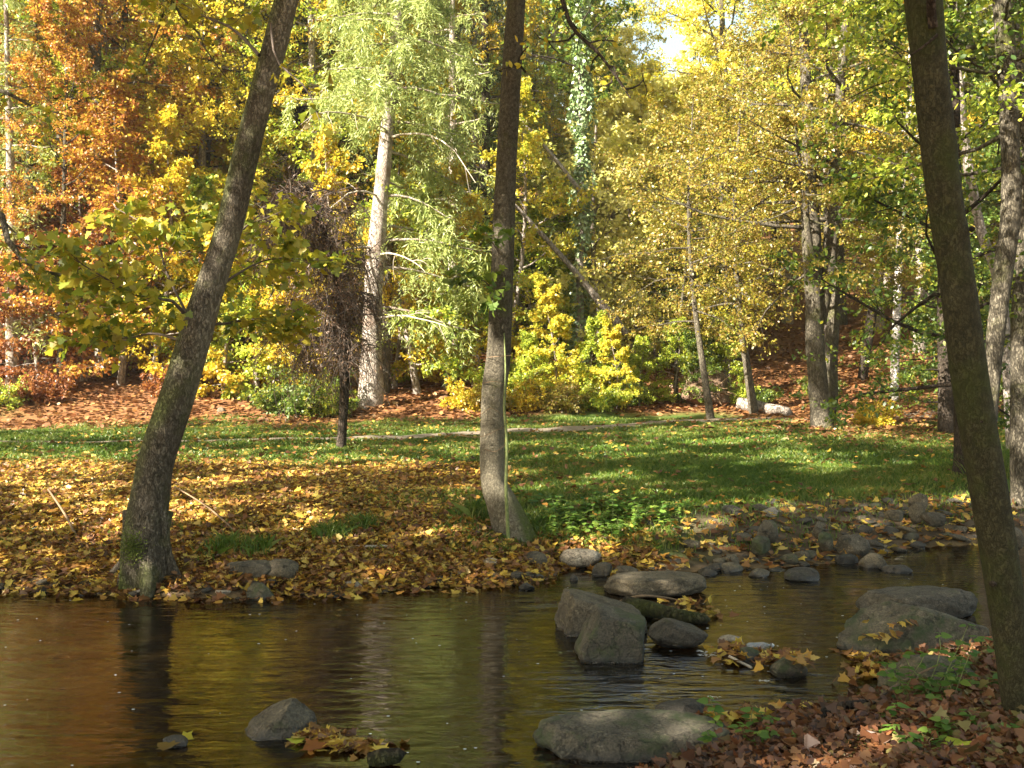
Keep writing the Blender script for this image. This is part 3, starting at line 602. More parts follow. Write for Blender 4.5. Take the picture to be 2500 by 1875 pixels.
b = hit(905, 990); Y5 = b[1]
px = [(800, 900, 66), (800, 870, 54), (802, 780, 48), (806, 640, 42), (818, 480, 38), (834, 300, 34), (852, 120, 28), (868, -40, 24), (890, -300, 18), (905, -600, 5)]
q, r = hero_line(px, Y5)
T5 = make_spruce('drooping_spruce', 0, .36, 'barkspruce', 'needles', 51, 'big spruce with sunlit pale trunk and drooping pale green boughs', skip=lambda a, h: h < 9 and (math.sin(a) < -.35 or math.cos(a) < -.5) or h < 5.5 and math.cos(a) < .5, z0=3.2, R=3.9, nb=96, nh=27, nn=32, needle=.23, hang=1.7, dead=9, tr=q - q[0], loc=q[0])
q2, r2 = hero_line([(832, 865, 20), (836, 700, 19), (842, 480, 17), (848, 250, 15), (850, 0, 12)], Y5 + 2.0); q2[0, 2] = gz(q2[0, 0], q2[0, 1]) - .2
w = G(); w.tube(smooth_line(q2, 24), np.linspace(.16, .1, 24), 10, .08, 8); l = G(); crown_on(w, l, q2, np.linspace(.16, .1, 5), Rn(52), .55, 2.4, 16, 6, 4, 8, .16, elev=(.2, .8))
o = root('slim_dark_tree', q2[0], 'slim dark trunk standing close behind the big pale spruce', 'tree'); part('trunk', w, M['barkgrey'], o); part('crown', l, M['gold'], o, False)

Y6 = 37.0
def ivy_tree(name, px, Y, label, seed, rl=.33):
    q, r = hero_line(px, Y); q[0, 2] = gz(q[0, 0], q[0, 1]) - .3; o = root(name, q[0], label, 'tree'); rng = Rn(seed)
    w = G(); ln = smooth_line(q, 40); w.tube(ln, np.interp(np.linspace(0, 1, 40), np.linspace(0, 1, len(r)), r) * .45, 10, .06, seed); part('trunk', w, M['barkpale'], o)
    l = G(); n = 5200; s = rng.uniform(0, .92, n) * 39; i = s.astype(int); c = ln[i] + (ln[i + 1] - ln[i]) * (s - i)[:, None]; th = rng.uniform(0, 6.28, n)
    cl = 1 + .45 * nz(np.stack([th, th * 0, c[:, 2] * 1.3], -1), 1.4, 3); rad = rl * cl * rng.uniform(.55, 1.15, n)
    o3 = np.stack([np.cos(th), np.sin(th), 0 * th], -1); l.leaves(c + o3 * rad[:, None], o3 * .5 + rng.normal(size=(n, 3)) * .5 + [0, 0, -.8], o3 + rng.normal(size=(n, 3)) * .45, .13 * rng.uniform(.7, 1.3, n), 'heart', rng=rng)
    part('ivy', l, M['ivy'], o, False)
    w = G(); l = G(); crown_on(w, l, q[2:], r[2:] * .5, Rn(seed + 1), .45, 2.6, 18, 6, 4, 8, .18, elev=(.2, .9)); part('upper_limbs', w, M['barkdark'], o); part('crown', l, M['green'], o, False)
    return o
ivy_tree('ivy_clad_tree', [(1252, 735, 44), (1253, 600, 44), (1255, 450, 44), (1257, 320, 40), (1256, 200, 34), (1258, 60, 26), (1260, -90, 10)], Y6, 'straight trunk wrapped in pale green ivy among yellow maples', 61)
def log(name, pts, rads, mat, label, cat='log', Y=None, seg=12, lump=.1):
    w = G(); ln = smooth_line(pts, 24); w.tube(ln, np.interp(np.linspace(0, 1, 24), np.linspace(0, 1, len(rads)), rads), seg, lump, len(label)); t0 = unit(ln[0] - ln[1])
    n = seg; w.add(np.vstack([w.v[0][:n], ln[0][None]]), np.stack([(np.arange(n) + 1) % n, np.arange(n), np.full(n, n)], -1))
    return solo(name, w, tuple(ln[0]), label, cat) if mat is None else solo(name, w, mat, tuple(ln[0]), label, cat)
log('fallen_tree', [D(1352, 722, 35.5), D(1310, 668, 35.5), D(1230, 573, 35.5), D(1142, 476, 35.5), D(1085, 415, 35.5)], [.14, .13, .11, .08, .05], M['barkpale'], 'sunlit pale dead trunk leaning diagonally across the ivy-clad trunk')
log('fallen_tree', [D(1266, 430, 36.6), D(1240, 396, 36.5), D(1205, 350, 36.5), D(1160, 298, 36.5), D(1105, 240, 36.5)], [.09, .08, .07, .06, .04], M['barkpale'], 'short pale dead trunk slanting into the ivy-clad trunk high up')

b = hit(2008, 1045); Y8 = b[1]
T8 = root('three_stemmed_maple', b - [0, 0, .05], 'large multi-stemmed maple with golden-olive leaves on the brown-littered lawn edge', 'tree')
stems = [[(1776, 935, 62), (1775, 915, 48), (1770, 860, 41), (1765, 750, 38), (1760, 640, 38), (1757, 530, 38), (1752, 400, 32), (1750, 260, 26), (1742, 60, 20), (1735, -160, 12), (1730, -320, 5)],
         [(1772, 700, 26), (1784, 600, 32), (1790, 500, 26), (1785, 420, 24), (1795, 330, 22), (1800, 200, 18), (1812, 0, 14), (1820, -240, 6)],
         [(1795, 880, 26), (1800, 800, 26), (1808, 700, 26), (1818, 600, 24), (1828, 500, 20), (1822, 380, 18), (1832, 270, 18), (1845, 120, 14), (1870, -100, 8)],
         [(1755, 560, 18), (1738, 500, 14), (1725, 420, 10), (1705, 330, 8), (1690, 250, 4)]]
w = G(); l = G()
for k, s in enumerate(stems):
    q, r = hero_line(s, Y8 + [0, .3, .8, -.2][k]); q[:, 1] += np.linspace(0, [.3, -.8, 1.2, -1][k], len(q))
    if k == 2: q[0, 2] = gz(*q[0, :2]) - .1
    w.tube(smooth_line(q, 50), np.interp(np.linspace(0, 1, 50), np.linspace(0, 1, len(r)), r), 14, .1, 80 + k)
    if k < 3: crown_on(w, l, q, r, Rn(81 + k), .42, 4.4, 24, 9, 8, 13, .076, 'oval', elev=(-.1, .7), up=-.05, squeeze=lambda d: .85 * (1 - .2 * d[0]) * (.55 if d[1] < -.5 and abs(d[0]) < .8 else 1))
    else: crown_on(w, l, q, r, Rn(85), .3, 2.2, 9, 7, 6, 9, .09, 'oval', elev=(-.2, .4), up=-.04)
part('trunk', w, M['barkgrey'], T8); part('crown', l, M['olive'], T8, False)

# trees at the right edge, behind the near mossy trunk
def side_tree(name, px, Y, bark, lf, label, seed, t0=.5, R=2.6, nb=16, size=.085, low=None):
    q, r = hero_line(px, Y); q[0, 2] = min(q[0, 2], gz(*q[0, :2])) - .1; o = root(name, q[0], label, 'tree'); w = G(); l = G()
    w.tube(smooth_line(q, 50), np.interp(np.linspace(0, 1, 50), np.linspace(0, 1, len(r)), r), 16, .07, seed)
    crown_on(w, l, q, r, Rn(seed), t0, R, int(nb * 1.3), 8, 6, 11, size, 'oval', elev=(-.1, .8)); part('trunk', w, M[bark], o); part('crown', l, M[lf], o, False); return o
side_tree('curved_tree', [(2128, 1010, 34), (2138, 900, 30), (2146, 810, 30), (2152, 720, 36), (2166, 600, 40), (2184, 450, 40), (2180, 250, 38), (2170, 80, 40), (2160, -100, 36), (2160, -500, 24), (2150, -800, 8)], 13.5, 'barkgrey', 'lime', 'reddish curved trunk bending upward just behind the near mossy trunk', 91, .55, 3)
side_tree('edge_tree', [(2206, 985, 44), (2204, 850, 38), (2203, 700, 36), (2210, 500, 34), (2205, 300, 32), (2190, 0, 30), (2180, -300, 20), (2170, -560, 6)], 14.5, 'barkgrey', 'green', 'straight grey trunk cut by the photo edge right of the curved trunk', 92, .5, 3)
side_tree('grey_leaning_tree', [(2185, 760, 22), (2165, 650, 22), (2120, 500, 21), (2085, 320, 20), (2068, 150, 19), (2058, 0, 18), (2050, -200, 12), (2046, -350, 4)], 19.5, 'barkpale', 'lime', 'thin pale grey trunk leaning left behind the near mossy trunk', 93, .45, 2.8)
b = hit(2348, 1160); side_tree('dark_trunk_tree', [(2074, 1035, 46), (2078, 1000, 34), (2076, 900, 30), (2070, 700, 27), (2066, 450, 24), (2060, 100, 18), (2052, -200, 6)], b[1], 'barkdark', 'green', 'dark trunk rising from the grass beside the near mossy trunk', 94, .35, 3.0, 18)
b = hit(2312, 1058); side_tree('ivy_dark_tree', [(2046, 940, 40), (2045, 850, 34), (2042, 720, 32), (2038, 500, 28), (2030, 200, 22), (2024, -80, 8)], b[1], 'barkdark', 'green', 'thick dark trunk with green leaves low down, left of the near mossy trunk', 95, .12, 2.4, 20)
b = hit(2184, 978); side_tree('birch', [(1930, 866, 22), (1933, 800, 19), (1936, 700, 17), (1942, 560, 16), (1946, 450, 14), (1955, 330, 13), (1964, 230, 11), (1970, 0, 8), (1974, -160, 3)], b[1], 'barkbirch', 'gold', 'slender white-barked birch on the slope right of the three-stemmed maple', 96, .5, 2.2, 14, .14)
b = hit(2090, 930); side_tree('leaning_dark_tree', [(1862, 800, 22), (1880, 700, 20), (1905, 560, 18), (1925, 430, 16), (1945, 300, 13), (1960, 180, 8)], b[1], 'barkdark', 'lime', 'dark slim trunk leaning right between the maple and the birch', 97, .4, 2.4, 14, .15)

# ------------------------------------------------------------------ the wood on the slope
LIB = {}
for i in range(3):
    LIB['beech%d' % i] = make_tree('broadleaf_tree', 22 + i, .19 + .03 * i, ['barkgrey', 'barkpale', 'barkgrey'][i], 'yellow', 100 + i, 'tree', t0=[.16, .3, .22][i], R=3.8, nb=44, nsub=8, ntw=6, nl=17, size=.118, shape='diamond', elev=(-.1, .9), lw=1.0)
for i in range(3):
    LIB['sap%d' % i] = make_tree('sapling_tree', [6.5, 5, 8][i], .06 + .02 * i, 'barkpale', 'lime', 110 + i, 'sapling', t0=.1, R=[2.0, 1.8, 2.3][i], nb=28, nsub=7, ntw=6, nl=9, size=.12, shape=['maple', 'oval', 'diamond'][i], elev=(.0, .9), lw=.95, lean=.06)
LIB['broad0'] = make_tree('small_tree', 9, .09, 'barkgrey', 'olive', 118, 'tree', t0=.3, R=3.0, nb=26, nsub=8, ntw=5, nl=10, size=.078, shape='oval', elev=(-.1, .7), up=-.03, lean=.04)
for i in range(2):
    rng = Rn(120 + i); o = root('bush', (0, 0, 0), 'bush', 'bush'); w = G(); l = G()
    for k in range(16):
        az = rng.uniform(0, 6.28); ln = branch_line((rng.normal() * .12, rng.normal() * .12, -.08), (math.cos(az) * .8, math.sin(az) * .8, .9), rng.uniform(.8, 1.5), rng, 6, -.05, .2)
        spray(w, l, ln, .014, rng, 7, .5, 4, 11, .09, 'oval', 4, .3, lw=1.1, start=.1)
    part('branches', w, M['twig'], o); part('crown', l, M['olive'], o, False); LIB['bush%d' % i] = o
LIB['con0'] = make_spruce('conifer', 18, .2, 'barkspruce', 'needles', 130, 'tree', z0=2.2, R=3.0, nb=60, nh=12, nn=13, needle=.22, hang=1.0, size_top=.15)
LIB['con1'] = make_spruce('conifer', 19, .22, 'barkdark', 'darkneedles', 131, 'tree', z0=3.0, R=2.8, nb=60, nh=12, nn=13, needle=.22, hang=.8, size_top=.15)
used = set()
ZONES = [(150, 'at the far left of the wood'), (420, 'left of the leaning trunk'), (620, 'just right of the leaning trunk'), (850, 'between leaning trunk and big spruce'), (1060, 'behind the big spruce'), (1260, 'behind the middle trunk'), (1390, 'just left of the ivy trunk'), (1520, 'just right of the ivy trunk'), (1720, 'below the sky gap'), (1930, 'left of the three-stemmed maple'), (2120, 'behind the three-stemmed maple'), (2300, 'beside the white birch'), (9999, 'behind the near mossy trunk')]
HUE = {'pale': 'glare-pale yellow', 'yellow': 'yellow-leaved', 'gold': 'golden-leaved', 'orange': 'orange-leaved', 'red': 'rust-red-leaved', 'lime': 'yellow-green', 'green': 'dark green', 'olive': 'olive-brown-leaved', 'needles': 'pale green drooping', 'darkneedles': 'dark-needled'}
NAMES = {'beech': ('tall', 'tree', 'tree'), 'sap': ('slender', 'young tree', 'young tree'), 'broad': ('fine-leaved', 'small tree', 'tree'), 'bush': ('low', 'bush', 'bush'), 'con': ('tall', 'conifer', 'tree')}
def row_word(Y): return 'at the lawn edge' if Y < 32.5 else 'low on the slope' if Y < 39 else 'midway up the slope' if Y < 50 else 'high on the slope'
def plant(kind, u, Y, lf, sc, rz, dz=0):
    x = (u - 1250) / FPX * Y; z = gz(x, Y) + dz
    k0 = kind.rstrip('0123456789'); zn = next(t for m, t in ZONES if u < m); a, nn, cat = NAMES[k0]
    lab = f"{a} {HUE[lf]} {nn} {row_word(Y)}, {zn}"; src = LIB[kind]
    if kind in used: o = copy_tree(src, (x, Y, z), rz, sc, lab, None, cat, M[lf])
    else:
        used.add(kind); o = src; o.location = (x, Y, z); o.rotation_euler = (0, 0, rz); o.scale = (sc,) * 3; tag(o, lab, cat)
        for ch in o.children:
            if ch.name.startswith('crown'): ch.material_slots[0].link = 'OBJECT'; ch.material_slots[0].material = M[lf]
    o['group'] = f"{HUE[lf]} {nn}s {row_word(Y)}, {zn}"
    return o
rng = Rn(200)
MIX = [(170, ['orange', 'gold', 'lime', 'red']), (420, ['orange', 'orange', 'yellow', 'gold', 'gold']), (640, ['yellow', 'gold', 'orange']), (900, ['gold', 'yellow', 'lime']), (1250, ['gold', 'yellow', 'lime']), (1400, ['yellow', 'yellow', 'gold', 'lime']), (1720, ['pale', 'pale', 'yellow']), (1850, ['yellow', 'lime', 'olive']), (2080, ['lime', 'olive', 'green', 'green']), (9999, ['green', 'olive', 'green', 'lime'])]  # green and olive at the right, also put in for shade that is missing
for Y, step in [(34, 150), (39, 135), (45, 125), (52, 110), (61, 105), (72, 110)]:
    for u in np.arange(-620, 3100, step):
        uu = u + rng.uniform(-.4, .4) * step; YY = Y + rng.uniform(-2, 2); lf = rng.choice(next(m for mx, m in MIX if uu < mx))
        if abs(uu - 905) < 70 and YY < 37: continue
        if 960 < uu < 1640 and YY < 40: continue
        if abs(uu - 1420) < 110 and YY < 42: continue
        if 1800 < uu < 2480 and YY < 38: continue
        x = (uu - 1250) / FPX * YY; H = 23 * rng.uniform(.85, 1.1); vt = 185 if 1535 < uu < 1735 else 90 if 1440 < uu < 1790 else None
        if vt is not None:
            lim = EYE + (HOR - vt) / FPX * YY - gz(x, YY) - .3; H = min(H, lim)
            if H < 3: continue
        kind = 'beech%d' % rng.integers(3)
        if rng.uniform() < .1 and uu < 1450: kind = 'con%d' % rng.integers(2); lf = 'needles' if kind == 'con0' else 'darkneedles'
        if H < 9: kind = 'sap%d' % rng.integers(3); plant(kind, uu, YY, lf, H / 6.5, rng.uniform(0, 6.28)); continue
        plant(kind, uu, YY, lf, H / (23 if kind[0] == 'b' else 20), rng.uniform(0, 6.28))
for kind, u, Y, lf, sc in [('con0', 30, 31, 'needles', .9), ('con0', 1110, 35.5, 'needles', 1.1), ('con0', 1255, 41, 'needles', 1.25), ('con1', 1180, 38.5, 'darkneedles', 1.2), ('con0', 640, 41, 'needles', 1.0), ('con1', 845, 38, 'darkneedles', 1.05), ('con1', 1010, 41, 'darkneedles', 1.1), ('con0', 1340, 43, 'needles', 1.05), ('con0', 1470, 47, 'needles', .8), ('con1', 1420, 46, 'darkneedles', .95),
                           ('beech0', 150, 31, 'orange', .62), ('beech2', 40, 33, 'lime', .75), ('beech1', 250, 35, 'orange', .9), ('beech0', 500, 36, 'yellow', .9), ('beech2', 720, 39, 'yellow', .95)]:
    plant(kind, u, Y, lf, sc, rng.uniform(0, 6.28))
US = [(30, 'red'), (110, 'red'), (190, 'red'), (300, 'orange'), (370, 'gold'), (470, 'lime'), (560, 'gold'), (640, 'lime'), (720, 'gold'), (800, 'gold'), (960, 'gold'), (1020, 'lime'), (1090, 'gold'), (1170, 'lime'), (1290, 'lime'), (1360, 'yellow'), (1450, 'lime'), (1500, 'yellow'), (1560, 'lime'), (1640, 'lime'), (1700, 'green'), (1790, 'lime'), (2360, 'green'), (2480, 'green')]
for u, lf in US:
    plant('sap%d' % rng.integers(3), u + rng.uniform(-15, 15), rng.uniform(30.5, 33.5), lf, rng.uniform(.8, 1.15) * (.5 if 1240 < u < 1860 else .7 if 1860 < u < 2100 else 1), rng.uniform(0, 6.28))
for u, lf in US[::2]:
    if 1240 < u < 1580: continue
    plant('sap%d' % rng.integers(3), u + rng.uniform(-30, 60), rng.uniform(35.5, 39), lf, rng.uniform(.9, 1.3), rng.uniform(0, 6.28))
for u, Y, lf, sc in [(1735, 29, 'olive', 1.1), (1840, 30.5, 'olive', 1.3), (1650, 32.5, 'olive', .8)]:
    plant('broad0', u, Y, lf, sc, rng.uniform(0, 6.28))
for u, Y, lf, sc in [(1300, 38.5, 'lime', 1.1), (1235, 37, 'yellow', 1.2), (1480, 38.5, 'pale', 1.5), (1540, 40, 'pale', 1.7), (1600, 41, 'pale', 1.6), (1360, 40, 'lime', 1.2), (1640, 43, 'pale', 1.8), (1510, 43, 'pale', 1.7), (1580, 46, 'pale', 1.9)]:
    plant('sap%d' % rng.integers(3), u, Y, lf, sc, rng.uniform(0, 6.28))
for u, v, lf, sc in [(760, 1008, 'green', 1.15), (700, 1005, 'green', .9), (800, 1012, 'lime', .8), (1150, 1000, 'gold', .8), (1190, 1002, 'olive', .75), (1270, 1002, 'gold', .85), (1340, 1000, 'olive', .85), (1400, 1002, 'olive', .9), (1450, 998, 'lime', .85), (1515, 990, 'green', .8), (1540, 985, 'green', .6), (1800, 985, 'lime', .7), (1850, 985, 'green', .6), (1230, 975, 'lime', 1.1), (1330, 965, 'yellow', 1.2), (1420, 970, 'yellow', 1.2), (1500, 965, 'lime', 1.1), (2140, 1040, 'gold', .6), (2330, 1030, 'green', .7), (1990, 965, 'green', .7), (420, 965, 'red', .8), (100, 980, 'red', .9), (20, 990, 'lime', .8)]:
    q = hit(u, v); plant('bush%d' % rng.integers(2), u, q[1], lf, sc, rng.uniform(0, 6.28))
# out-of-view maples; all but the first added to shade stream and lawn
for k, (x, y, H, R, nb_, nl_, lab) in enumerate([(-9.0, 11.6, 18, 4.4, 24, 8, 'broad maple left of the leaning tree, one leafy bough reaching into view'), (-14, 12.8, 18, 4.6, 22, 8, 'unseen maple added for shade, farther left along the far bank'), (-20, 14, 18, 4.8, 24, 8, 'unseen maple added for shade, far left along the far bank'), (-6.2, -2.4, 14, 4.8, 38, 19, 'unseen maple added on the near bank to shade the stream'), (-10.3, -2.8, 14.5, 4.8, 36, 18, 'tall unseen maple added for shade on the near bank farther left'), (-14.5, -2.2, 15, 4.8, 32, 12, 'tall unseen maple added for shade on the near bank, back from the water'), (-10.5, 2.2, 16, 4.2, 11, 20, 'slim unseen maple added for shade on the near bank close to the water'), (-14.5, 1.8, 18, 4.6, 11, 22, 'tall unseen maple added for shade on the near bank far to the left'), (-19, 2.2, 18, 4.6, 12, 22, 'tallest unseen maple added for shade on the near bank at the far left')]):
    rng2 = Rn(300 + k); o = root('bank_shade_maple', (x, y, gz(x, y)), lab, 'tree'); tr = trunk_pts(H, rng2, .03) + [x, y, gz(x, y)]; rd = taper(.24, 14); w = G(); l = G()
    w.tube(tr, rd, 12, .06, k); crown_on(w, l, tr, rd, rng2, .38, R, nb_, 8, 5, nl_, .16, 'maple', elev=(-.05, .8))
    if k == 0:
        bough(w, l, [tr[3], D(-60, 430, 11), D(5, 505, 10.6), D(45, 555, 10.4), D(90, 590, 10.3), D(150, 592, 10.2), D(270, 625, 10.2)], .05, 61, 14, 1.0, 5, 9, .064)
        bough(w, l, [tr[4], D(-70, 200, 11.5), D(0, 195, 11), D(60, 225, 10.8), D(125, 245, 10.6)], .04, 62, 9, .8, 3, 4, .064)
        bough(w, l, [tr[6], D(250, -150, 11.5), D(345, -40, 11.3), D(362, 0, 11.2), D(330, 90, 11.1), D(288, 182, 11)], .03, 63, 7, .5, 3, 5, .064)
        bough(w, l, [tr[6], D(300, -150, 11.5), D(365, 5, 11.2), D(425, 65, 11.1), D(445, 110, 11), D(495, 175, 11)], .026, 64, 7, .4, 3, 5, .064)
    part('trunk', w, M['barkgrey'], o); part('crown', l, M['bough'], o, False)

# ------------------------------------------------------------------ stones
import bmesh
_ico = {}
def ico(n):
    if n not in _ico:
        b = bmesh.new(); bmesh.ops.create_icosphere(b, subdivisions=n, radius=1); b.verts.ensure_lookup_table()
        _ico[n] = (np.array([v.co[:] for v in b.verts]), np.array([[v.index for v in f.verts] for f in b.faces])); b.free()
    return _ico[n]
def rock_shape(sx, sy, sz, seed, cuts=(), sub=5, rough=.1, box=.85):
    p, f = ico(sub); p = p.copy(); p = np.sign(p) * np.abs(p) ** box
    p = p * (1 + rough * nz(p + seed * 5.3, .8, 2))[:, None]
    rng = Rn(seed)
    cl = list(cuts) if len(cuts) else [(unit(rng.normal(size=3)), rng.uniform(.62, .85)) for _ in range(5)]
    for n, d in cl:
        n = unit(np.array(n, float)); e = p @ n - d; soft = np.where(e > -.12, np.where(e < .12, (e + .12) ** 2 / .48, e), 0); p = p - n * (soft * .93)[:, None]
    p = p * (1 + .034 * nz(p + seed, 2.6, 4) + .018 * nz(p - seed, 9., 4) - .03 * np.exp(-(nz(p + 2 * seed, 2.2, 3) / .06) ** 2))[:, None]
    return p * [sx, sy, sz], f
def rock(name, label, u0, u1, vt, vb, mat, dep=.8, cuts=(), seed=1, zb=0., sub=5, rough=.1, box=.85, group=None, sink=.35, cat='stone', yaw=0.):
    Y = (EYE - zb) * FPX / (vb - HOR); w = (u1 - u0) / FPX * Y; h = (vb - vt) / FPX * Y
    dp = w * dep; yc = Y + dp * .42; h = max((EYE - zb) - (vt - HOR) * (Y + dp * .3) / FPX, .035); x = ((u0 + u1) / 2 - 1250) / FPX * Y; hz = h / (2 - sink * 1.0) * 1.0
    v, f = rock_shape(w / 2 * 1.04, dp / 2, hz, seed, cuts, sub, rough, box)
    if yaw: c, s = math.cos(yaw), math.sin(yaw); v = v @ np.array([[c, s, 0], [-s, c, 0], [0, 0, 1]])
    z0 = zb + h - v[:, 2].max(); g = G(); loc = (x, yc, z0); g.add(v + np.array(loc), f)
    return solo(name, g, M[mat], loc, label, cat, group)
B = 'boulder'
rock(B, 'rounded boulder with a sloping back, behind the block-shaped one in mid-stream', 1363, 1580, 1449, 1556, 'rock', .75, [((.45, 0, .9), .55), ((-.95, -.2, .1), .8), ((0, -1, .1), .7), ((1, 0, .2), .9)], 1, box=.7, sink=.6, cat=B)
rock(B, 'block-shaped dark boulder standing in front of the rounded one in mid-stream', 1417, 1594, 1490, 1622, 'mossrock', .75, [((.2, -.1, 1), .66), ((-.85, -.1, .45), .72), ((0, -1, .12), .62), ((1, -.15, 0), .78), ((.3, 1, 0), .8)], 2, box=.6, sink=.6, rough=.07, cat=B)
rock(B, 'long low sunlit boulder in the stream behind the mossy log', 1500, 1722, 1405, 1458, 'rock', .6, [((0, 0, 1), .6)], 3, sink=.7, cat=B)
rock(B, 'dark wedge-shaped rock right of the two big mid-stream boulders', 1593, 1731, 1519, 1590, 'darkrock', .7, [((.5, 0, .85), .5), ((-.7, -.2, .6), .6)], 4, cat=B)
rock(B, 'pale grey triangular rock alone in the near water beside floating leaves', 583, 750, 1722, 1808, 'rock', .8, [((-.62, -.25, .75), .42), ((.8, -.3, .5), .62), ((.2, -.9, .4), .66)], 5, sink=.8, cat=B)
rock(B, 'long flat grey slab at the near water edge, partly under brown leaves', 1312, 1790, 1774, 1860, 'mossrock', .45, [((.05, -.15, 1), .5), ((-.8, -.4, .4), .8), ((0, -1, .3), .72)], 6, box=.75, sink=.9, rough=.06, cat=B)
rock(B, 'smooth rounded boulder resting behind the ridged one at the right bank', 2150, 2400, 1441, 1514, 'rock', .6, [((-.2, 0, 1), .72), ((-1, -.3, .3), .8)], 7, zb=0, sink=.6, cat=B)
rock(B, 'big ridged boulder, one side pale and flat, the other mossy, at the right bank', 2086, 2436, 1490, 1606, 'mossrock', .5, [((-.62, -.3, .72), .3), ((.25, -.9, .35), .42), ((.5, .1, .85), .55), ((-.1, -1, 0), .7)], 8, box=.75, sink=.8, cat=B)
rock(B, 'mossy boulder half buried in the near bank under nettles, left of the near trunk', 2188, 2420, 1608, 1740, 'mossrock', .7, [((-.8, -.3, .4), .7)], 9, zb=.05, sink=.6, cat=B)
rock(B, 'dark mossy stone by the upper end of the flat slab', 1608, 1722, 1712, 1776, 'darkrock', .7, (), 10, cat=B)
S_ = 'stone'
for n, (lab, u0, u1, vt, vb, mat, zb) in enumerate([
    ('flat grey stone among orange leaves on the left bank, larger of the pair', 543, 662, 1369, 1408, 'rock', .14), ('grey stone among orange leaves, right one of the pair on the left bank', 636, 722, 1366, 1408, 'rock', .14),
    ('dark round stone at the waterline below the pair of grey stones', 597, 662, 1424, 1464, 'mossrock', 0), ('pale sunlit flat stone at the waterline, left of mid-bank', 824, 886, 1419, 1446, 'palerock', 0),
    ('brown rounded stone right below the straight tree', 1278, 1337, 1348, 1379, 'rock', .1), ('large pale sunlit stone on the bank behind the two mid-stream boulders', 1372, 1480, 1340, 1376, 'palerock', .06),
    ('grey stone between the pale sunlit stone and the low boulder', 1447, 1504, 1372, 1406, 'rock', .0), ('flat stone touching the left end of the low sunlit boulder', 1494, 1568, 1382, 1410, 'rock', 0),
    ('pale stone at the waterline left of the straight tree', 1112, 1156, 1390, 1414, 'palerock', .03), ('pale flat stone among leaves just below the straight tree', 1176, 1220, 1363, 1390, 'palerock', .1),
    ('tiny dark stone alone in the pool left of the low boulder', 1393, 1411, 1402, 1418, 'darkrock', 0), ('dark wet stone at the waterline below the straight tree', 1268, 1304, 1422, 1440, 'darkrock', 0),
    ('flat slate barely breaking the near water surface at lower left', 390, 455, 1799, 1824, 'darkrock', 0), ('small pale flat-topped stone in the pool right of the low boulder', 1828, 1884, 1390, 1410, 'rock', 0),
    ('dark wet stone with a ripple round it in the right-hand pool', 1925, 2012, 1388, 1420, 'darkrock', 0), ('small black stone at the left edge of the right-hand pool', 1722, 1766, 1377, 1396, 'darkrock', 0),
    ('brown rounded stone at the head of the right-hand pool', 2102, 2170, 1352, 1389, 'rock', 0), ('dark rounded stone left of the brown one at the pool head', 2044, 2104, 1352, 1378, 'darkrock', 0),
    ('flat dark stone with leaves at the right end of the pool head', 2162, 2240, 1380, 1400, 'darkrock', 0), ('large rounded grey stone on the gravel bar under the lawn', 1850, 1908, 1270, 1310, 'rock', .3),
    ('flat grey stone just below the largest stone of the gravel bar', 1855, 1896, 1298, 1320, 'rock', .24), ('mossy dark stone low on the gravel bar left of the grey ones', 1836, 1886, 1308, 1340, 'mossrock', .18),
    ('smooth pale brown stone low on the gravel bar near the pool head', 2057, 2126, 1305, 1342, 'rock', .12), ('mossy stone in the middle of the gravel bar', 1998, 2036, 1298, 1332, 'mossrock', .18),
    ('grey stone high on the gravel bar in the middle', 1985, 2014, 1272, 1302, 'rock', .3), ('pale reddish stone at the foot of the dark trunk, top of the gravel bar', 2222, 2270, 1204, 1236, 'rock', .42),
    ('big grey stone by the near trunk, below the pale reddish one', 2225, 2262, 1226, 1262, 'rock', .36), ('flat slab stone left of the near trunk at the top of the bar', 2165, 2215, 1244, 1268, 'rock', .36),
    ('pale flat stone touching the near trunk on the gravel bar', 2260, 2318, 1250, 1278, 'rock', .3), ('grey stone by the right edge beyond the near trunk', 2450, 2510, 1284, 1330, 'rock', .15),
    ('broken grey stone at the corner of the pool and the gravel bar', 1765, 1812, 1355, 1382, 'rock', .02), ('long brown stone at the waterline of the gravel bar', 1940, 1985, 1346, 1370, 'rock', .02),
    ('grey stone holding the leaf raft between the pool and the run', 1800, 1864, 1582, 1616, 'mossrock', 0), ('mossy stone topped with wet yellow leaves in the run', 1890, 1978, 1604, 1655, 'mossrock', 0),
    ('small pale stone or block lodged beside the plastic bottle', 1758, 1820, 1554, 1580, 'palerock', .0), ('dark stone at the near water edge by the fallen branch', 2012, 2062, 1722, 1756, 'darkrock', .02), ('dark wet stone at the near water edge beside the bramble', 1655, 1716, 1712, 1740, 'darkrock', 0), ('grey stone on the brown slope left of the weeping tree', 527, 552, 994, 1012, 'rock', None), ]):
    if zb is None: zb = hit((u0 + u1) / 2, vb)[2]
    rock(S_, lab, u0, u1, vt, vb, mat, .75, (), 20 + n, zb=zb, sub=4, sink=.7, cat=S_)
LS = []
for i in range(5):
    v, f = rock_shape(.5, .38, .24, 400 + i, (), 3, .14); g = G(); g.add(v, f); me = g.mesh('small_stone', M[['rock', 'darkrock', 'rock', 'palerock', 'mossrock'][i]]); LS.append(me)
rng = Rn(77); cnt = 0
